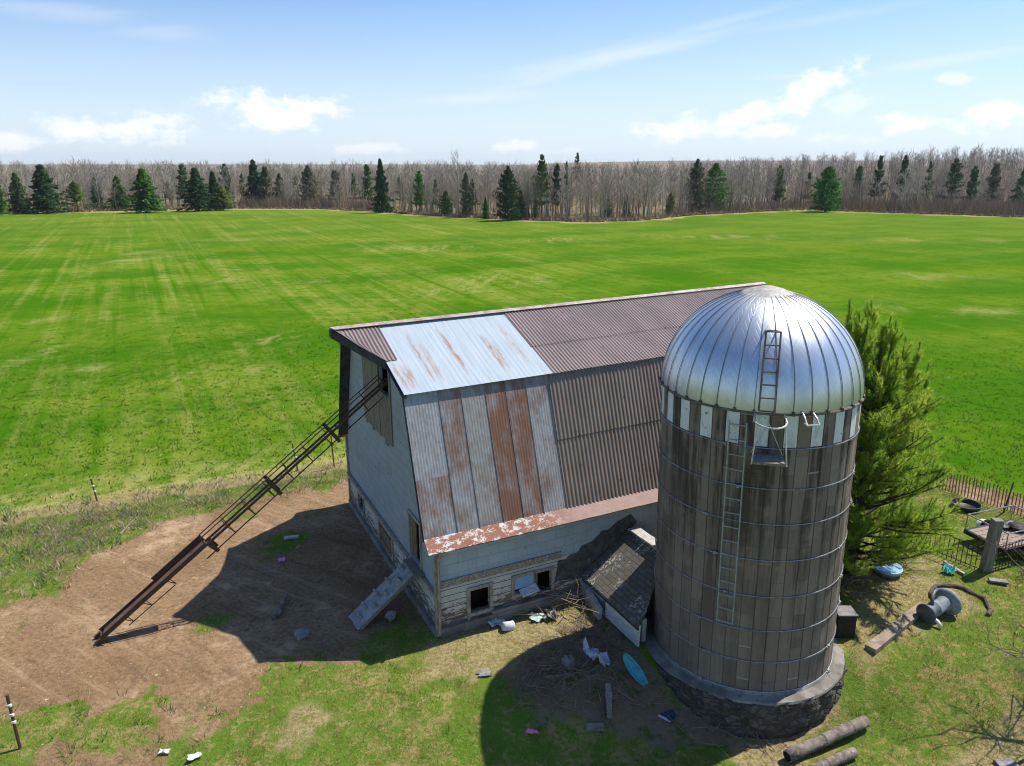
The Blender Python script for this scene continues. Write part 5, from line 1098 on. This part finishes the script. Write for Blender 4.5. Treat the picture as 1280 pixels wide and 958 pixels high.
# ---- conifers along the far edge of the field
def conifer(seed,kind):
    r=np.random.default_rng(seed); V=[];C=[]; n=0
    # unit height 1, unit half width 1 (scaled at placement)
    whorls={'spruce':24,'pine':15,'cedar':22,'round':18,'sparse':13}[kind]; lo={'spruce':.06,'pine':.22,'cedar':.02,'round':.05,'sparse':.3}[kind]
    for i in range(whorls):
        f=(i+r.uniform(.1,.9))/whorls; z=lo+(1-lo)*f
        if kind=='spruce': wd=(1-f)**.85*r.uniform(.55,1.15)+.03
        elif kind=='cedar': wd=min(1,(1-f)*2.2)**.8*r.uniform(.75,1.05)*.95+.03
        elif kind=='round': wd=math.sin(math.pi*min(1,.18+.82*f)**1.0)**.7*r.uniform(.75,1.1)*(1 if f<.8 else .7)+.04
        else: wd=((1-f)**.6)*r.uniform(.45,1.15)+.05
        nb=int(r.integers(6,10)) if kind!='sparse' else int(r.integers(3,6)); a0=r.uniform(0,6.28)
        for b in range(nb):
            if kind in('pine','sparse') and r.random()<.22: continue
            a=a0+6.283*b/nb+r.uniform(-.35,.35); w_=wd*r.uniform(.65,1.15); droop={'spruce':-.03,'pine':.05,'cedar':.08,'round':.05,'sparse':.04}[kind]; shade=r.uniform(.6,1.25)
            m_=20 if kind!='sparse' else 14
            for q in range(m_):
                g=r.uniform(.12,1.)**.8; x,y=math.sin(a)*w_*g,math.cos(a)*w_*g; zz=z+droop*g+r.normal(0,.011)
                s=.135*(1.2-g*.55)*r.uniform(.6,1.4); sv=.022*r.uniform(.7,1.5); t_=a+r.normal(0,.8); 
                V+= [(x,y,zz+sv*.5),(x+math.sin(t_)*s,y+math.cos(t_)*s,zz-sv*r.uniform(.2,1.4)),(x+math.sin(t_+2.2)*s*.7,y+math.cos(t_+2.2)*s*.7,zz-sv*r.uniform(-.3,1.6))]
                C+= [shade*r.uniform(.8,1.2)]*3; n+=1
    for k in range(10): # leader
        z=1-.06*k/10; V+= [(0,0,z+.02),(r.normal(0,.05),r.normal(0,.05),z-.02),(r.normal(0,.05),r.normal(0,.05),z-.03)]; C+= [1.]*3
    return np.array(V),np.array(C)
KCOL={'d':(.05,.10,.036),'g':(.075,.17,.026),'y':(.14,.19,.04),'b':(.065,.23,.022),'o':(.17,.155,.085),'m':(.10,.15,.055)}
TPL={}
def tmesh(kind,c,v):
    key=(kind,c,v)
    if key not in TPL:
        V,s=conifer(100+v*13+len(kind)*7,kind); col=np.array(KCOL[c])[None]*s[:,None]
        me=fast('crown',V,np.arange(len(V)).reshape(-1,3),M['farneedle'],col); TV=[];TT=[]; limb(TV,TT,[(0,0,-.03),(0,0,.4),(0,0,.97)],[.05,.035,.005],6); tr=fast('trunk',np.array(TV),np.array(TT),M['bark_dark'])
        TPL[key]=(me.data,tr.data); bpy.data.objects.remove(me); bpy.data.objects.remove(tr)
    return TPL[key]
def place_conifer(name,px,ytop,ybase,hwpx,kind,c,v,label,group=None):
    b=at(px,ybase); b[2]=gz(np.array([b[0]]),np.array([b[1]]))[0]
    # solve the ground distance on the real terrain
    ybase=max(ybase,float(np.interp(px,[p[0] for p in far_px],[p[1] for p in far_px]))-(5.5 if (label is sml or px>1050) else 3.0)) if px!=721 else ybase
    for _ in range(6): b=at(px,ybase,float(gz(np.array([b[0]]),np.array([b[1]]))[0]))
    z1=z_at(b,ytop); h=z1-b[2]; wm=hwpx/FPX*math.hypot(b[0],b[1])*1.08
    e=empty(name,b,(px*1.7)%6.28,label,'tree',group); e.scale=(wm,wm,h); cr,tr=tmesh(kind,c,v)
    for nm,me in(('trunk',tr),('crown',cr)):
        o=bpy.data.objects.new(nm,me); COL.objects.link(o); o.parent=e
G='conifers along the far edge of the field'; SM='small conifers among the bare trees'
sml='small conifer half hidden among the bare trees beyond the field'
con=[('spruce_tree',-1,218,269,13,'spruce','g',1,'mid green spruce cut off by the left edge of the picture'),('spruce_tree',27,215,267,14,'spruce','m',2,'blue grey spruce, second from the left edge of the far tree line'),('spruce_tree',60,206,267,22,'spruce','d',3,'tall dark spruce with spiky branches, third from the left edge of the tree line'),
('pine_tree',98,229,265,15,'pine','y',1,'low yellow green pine just right of the tall dark spiky spruce on the far left'),('spruce_tree',123,221,262,10,'spruce','g',4,'slim green spruce standing alone between the low pine and a twin pair of spruces'),('spruce_tree',151,219,263,14,'spruce','g',2,'left one of two touching green spruces, the narrower of the two'),('spruce_tree',184,211,266,23,'spruce','g',3,'broad green spruce, the right and larger of two touching spruces'),('spruce_tree',167,220,260,8,'sparse','m',1,sml),
('pine_tree',233,206,256,10,'pine','m',2,'thin open pine rising behind the broad dark spruce clump'),('spruce_tree',249,210,264,21,'spruce','d',1,'broad dark spruce, blackest of the clump left of the tall pointed pine'),('spruce_tree',270,214,263,15,'spruce','d',4,'dark spruce tucked against the right of the blackest spruce'),('pine_tree',285,207,255,11,'pine','m',3,'dark topped pine in the back of the left clump'),('pine_tree',305,217,254,7,'sparse','m',2,sml),('pine_tree',279,236,263,15,'round','y',1,'low olive yellow bushy conifer at the foot of the left clump'),
('pine_tree',321,199,256,16,'spruce','d',2,'tall pointed dark pine rising above the skyline on the left'),('pine_tree',335,210,256,12,'pine','m',4,'shorter dark pine leaning against the tall pointed one'),('larch_tree',388,211,257,13,'cedar','o',1,'brownish olive conifer left of the tallest pair in the middle left'),('larch_tree',421,214,256,11,'pine','o',2,'thin olive conifer in the woods left of the tall dark pine'),('pine_tree',443,219,252,8,'pine','g',1,sml),('pine_tree',372,222,257,9,'sparse','y',3,sml),
('pine_tree',461,207,253,10,'pine','g',2,'narrow green pine directly left of the tall dark pine'),('pine_tree',478,199,266,14,'spruce','d',5,'tall dark pine reaching the skyline at the bend of the field edge'),('pine_tree',525,216,267,11,'pine','b',3,'thin bright green pine between the tall dark pine and the black cedar'),('spruce_tree',558,240,270,9,'round','g',2,sml),('larch_tree',583,219,272,8,'cedar','o',3,sml),('pine_tree',591,226,272,8,'sparse','m',4,sml),('spruce_tree',607,247,274,6,'spruce','g',5,sml),
('cedar_tree',635,213,276,16,'cedar','d',1,'dense dark cedar column at the field edge in the middle of the tree line'),('spruce_tree',651,238,275,9,'spruce','m',1,'small dark spruce touching the right side of the dense cedar column'),('pine_tree',677,198,255,14,'pine','m',1,'tall dark pine behind bare trees, just right of the dense cedar column'),('pine_tree',695,206,252,9,'pine','d',2,sml),('spruce_tree',669,247,274,6,'spruce','g',2,sml),
('pine_tree',721,192,240,8,'sparse','d',5,'lone ragged pine top standing above the skyline'),('pine_tree',707,204,245,5,'sparse','d',3,sml),('spruce_tree',760,245,270,6,'spruce','m',3,sml),('spruce_tree',783,243,271,6,'spruce','g',4,sml),('spruce_tree',837,243,269,7,'cedar','y',2,sml),('larch_tree',868,204,264,14,'cedar','o',2,'brownish conifer directly left of the bright green pine'),
('pine_tree',891,207,263,17,'round','b',3,'bright green rounded pine right of the middle of the tree line'),('pine_tree',971,209,252,11,'pine','m',3,'olive pine in the woods between the two bright green trees'),('pine_tree',1031,212,265,18,'cedar','b',4,'bright green bushy conifer at the field edge on the right, before the shrub thicket'),('pine_tree',1069,208,252,8,'pine','m',2,sml),('pine_tree',1093,197,250,9,'pine','m',4,'slim pine rising above the woods right of the bright bushy conifer'),('pine_tree',1123,198,250,9,'pine','d',1,sml),
('pine_tree',1186,202,256,13,'pine','m',1,'dark green pine in the right part of the woods, tallest there'),('pine_tree',1211,210,256,10,'pine','m',3,sml),('pine_tree',1236,206,256,11,'pine','o',4,sml),('pine_tree',1272,207,258,12,'spruce','m',2,'dark pine near the right edge of the picture'),('pine_tree',1155,205,254,8,'sparse','m',1,sml),('pine_tree',1008,217,254,7,'pine','m',4,sml),('pine_tree',500,222,258,8,'sparse','o',2,sml),('pine_tree',545,226,262,7,'pine','m',4,sml),('pine_tree',213,228,258,8,'sparse','y',4,sml),('pine_tree',352,219,257,8,'cedar','o',3,sml)]
for a in con: place_conifer(*a,SM if a[-1] is sml else G)
# ---- bare woodland: a few dozen trees of the front rank are things, the wood behind is one mass
def btree(seed,twn=260,tw=.020):
    r=np.random.default_rng(seed); TV=[];TT=[]; V=[];C=[]
    lean=r.normal(0,.03,2); pt=lambda z: np.array([lean[0]*z+.012*math.sin(z*9+seed),lean[1]*z,z]); limb(TV,TT,[pt(z) for z in(-.02,.25,.5,.75,.96)],[.0125,.011,.008,.005,.0015],5)
    def strip(p,q,w0,w1,c):
        d=q-p; s=np.cross(d,r.normal(0,1,3)); s/=np.linalg.norm(s)+1e-9
        V.extend([p-s*w0,p+s*w0,q+s*w1,p-s*w0,q+s*w1,q-s*w1]); C.extend([c]*6)
    for k in range(26):
        z=r.uniform(.12,.94); a=r.uniform(0,6.283); e=r.uniform(.5,1.3); l=(.30*(1.05-z)+.12)*r.uniform(.7,1.2); p=pt(z); q=p+vec(a,e)*l; br=r.uniform(0,1); cb=np.array([.36,.32,.275])*(.7+.6*br); strip(p,q,.0035,.0018,cb)
        for j in range(twn//26):
            g=r.uniform(.15,1); p2=p+(q-p)*g; q2=p2+vec(a+r.normal(0,.9),e+r.normal(.1,.45))*l*r.uniform(.25,.6); strip(p2,q2,tw*.075,tw*.03,np.array([.42,.365,.27])*r.uniform(.55,1.4))
    return np.array(TV),np.array(TT),np.array(V),np.array(C)
BT=[btree(300+k) for k in range(6)]; BTM=[]
pale=[(.36,.34,.31),(.20,.175,.15),(.28,.25,.22),(.42,.40,.37),(.17,.15,.13),(.24,.21,.18)]
for k,(TV,TT,V,C) in enumerate(BT):
    tr=fast('trunk',TV,TT,M['far_twig'],np.tile(np.array(pale[k]),(len(TV),1))); cr=fast('branches',V,np.arange(len(V)).reshape(-1,3),M['far_twig'],C); BTM.append((tr.data,cr.data)); bpy.data.objects.remove(tr); bpy.data.objects.remove(cr)
fx=[p[0] for p in far_px]; fy=[p[1] for p in far_px]
def place_bare(px,back,h,k,label,group):
    py=np.interp(px,fx,fy)-1.2; b=at(px,py); d=b[:2]/np.linalg.norm(b[:2]); b[:2]+=d*back; b[2]=float(gz(np.array([b[0]]),np.array([b[1]]))[0])-.1
    e=empty('bare_tree',b,rng.uniform(0,6.28),label,'tree',group); s=h; e.scale=(s*1.15,s*1.15,s)
    for nm,me in zip(('trunk','branches'),BTM[k]): o=bpy.data.objects.new(nm,me); COL.objects.link(o); o.parent=e
GB='bare trees in the front rank of the far wood'
for px,back,h,k,lab in((1128,2,11.5,3,'pale trunked bare tree standing alone before the shrub thicket on the right'),(992,12,9,5,'small rounded bare tree where the woods step forward on the right'),(111,6,10.,3,'white trunked bare tree between the low pine and the slim spruce on the left'),(217,7,9.5,3,'white leaning bare trunk left of the black spruce clump'),(455,5,10.5,3,'white trunked bare tree left of the tall dark pine'),(573,8,15.5,0,'tallest bare tree rising over the skyline right of the thin bright pine')): place_bare(px,back,h,k,lab,GB)
for k in range(150):
    px=rng.uniform(-20,1300); 
    if rng.random()<.55: px=rng.uniform(470,960)
    place_bare(px,rng.uniform(1,22),rng.uniform(7.5,12.0),int(rng.integers(0,6)),'bare leafless tree in the front rank of the far wood',GB)
def wood(name,n,sampler,hr,twn,label,cat,tw=.02,cs=1.):
    tp=[btree(500+k,twn,tw) for k in range(5)]; Vs=[];Cs=[]
    for q in range(n):
        x,y=sampler(); vn_=float(vnoise(np.array([x]),np.array([y]),.018,7,4)[0]); h=rng.uniform(*hr)*(.97+.09*vn_); TV,TT,V,C=tp[q%5]; a=rng.uniform(0,6.283); ca,sa=math.cos(a),math.sin(a); z0=float(gz(np.array([x]),np.array([y]))[0])
        P_=np.concatenate([TV[TT].reshape(-1,3),V]); wd=rng.uniform(1.,1.5); c0=rng.uniform(.65,1.25)*(1-.13*float(vnoise(np.array([x]),np.array([y]),.03,7,9)[0])); pc=np.array(pale[int(rng.integers(0,6))])
        Vs.append(np.stack([(P_[:,0]*ca-P_[:,1]*sa)*h*wd+x,(P_[:,0]*sa+P_[:,1]*ca)*h*wd+y,P_[:,2]*h+z0],1)); Cs.append(np.concatenate([np.tile(pc,(len(TT)*3,1)),C])*c0*cs*(1+rng.normal(0,.05,3)))
    V=np.concatenate(Vs); C=np.concatenate(Cs); o=fast(name,V,np.arange(len(V)).reshape(-1,3),M['far_twig'],C); return setp(o,label,cat,kind='stuff')
def behind(px,back):
    b=at(px,np.interp(px,fx,fy)-1.2); d=b[:2]/np.linalg.norm(b[:2]); return b[:2]+d*back
wood('woodland',950,lambda: behind(rng.uniform(-60,1340),rng.uniform(6,75)),(6.5,12.0),286,'grey brown leafless woodland beyond the field','woodland')
wood('far_woodland',1500,lambda: behind(rng.uniform(-80,1360),75+rng.uniform(0,1)**1.3*330),(9.5,13.6),104,'leafless woodland stretching to the horizon','woodland',.045,.95)
# shrub thicket: many thin upright stems
def thicket(name,rngs,label):
    V=[];C=[]
    for px0,px1,n,h0,h1,b1 in rngs:
        for q in range(n):
            px=rng.uniform(px0,px1); x,y=behind(px,rng.uniform(.5,b1)**1.); h=rng.uniform(h0,h1); z0=float(gz(np.array([x]),np.array([y]))[0])-.1; c=np.array([.28,.22,.165])*rng.uniform(.6,1.35)
            for k in range(7):
                a=rng.uniform(0,6.283); e=rng.uniform(.75,1.5); l=h*rng.uniform(.5,1.); p=np.array([x,y,z0])+np.array([rng.normal(0,.3),rng.normal(0,.3),rng.uniform(0,.35)*h]); q_=p+vec(a,e)*l; s=np.array([math.cos(a*3),math.sin(a*3),0])*.045
                V.extend([p-s,p+s,q_]); C.extend([c*rng.uniform(.8,1.2)]*3)
    o=fast(name,np.array(V),np.arange(len(V)).reshape(-1,3),M['far_twig'],np.array(C)); return setp(o,label,'shrubs',kind='stuff')
thicket('shrub_thicket',((1045,1330,1500,3.,5.2,16),(960,1045,350,2.,4.,22),(300,470,800,2.5,4.6,14),(-40,300,500,1.,3.,10),(470,960,450,1.,2.8,14),(840,970,400,2.,4.5,18)),'mauve brown leafless shrub thicket along the far edge of the field')
# tan tussocks of dead grass at the field edge
def tus():
    V=[];C=[]
    for q in range(2600):
        px=rng.uniform(-40,1320); px=rng.uniform(500,980) if rng.random()<.45 else px; x,y=behind(px,rng.uniform(-1.0,6.) if 520<px<880 else rng.uniform(-1.,2.)); z0=float(gz(np.array([x]),np.array([y]))[0])-.05; h=rng.uniform(.25,.8); a=rng.uniform(0,6.283); c=np.array([.42,.34,.20])*rng.uniform(.7,1.15) if rng.random()<.85 else np.array([.22,.15,.10])
        for k in range(4): b=a+k*.8; V.extend([(x-math.cos(b)*.28,y-math.sin(b)*.28,z0),(x+math.cos(b)*.28,y+math.sin(b)*.28,z0),(x+rng.normal(0,.25),y+rng.normal(0,.25),z0+h)]); C.extend([c]*3)
    o=fast('dead_grass',np.array(V),np.arange(len(V)).reshape(-1,3),M['far_twig'],np.array(C)); setp(o,'strip of tan dead grass between the field and the far trees','grass',kind='stuff')
tus()
hm=bpy.data.materials.new('air'); hm.use_nodes=True; t=NT(hm.node_tree); pv=t.n('ShaderNodeVolumePrincipled',{'Color':(.80,.88,1.,1),'Density':.00009,'Anisotropy':.25}); t.n('ShaderNodeOutputMaterial',{'Volume':pv.outputs[0]})
mb=MB(); mb.box((0,2000,29),(5600,4800,70)); setp(mb.build('haze',hm),'thin bluish air over the fields and the far wood','haze',kind='stuff')
print('objects',len(bpy.data.objects))
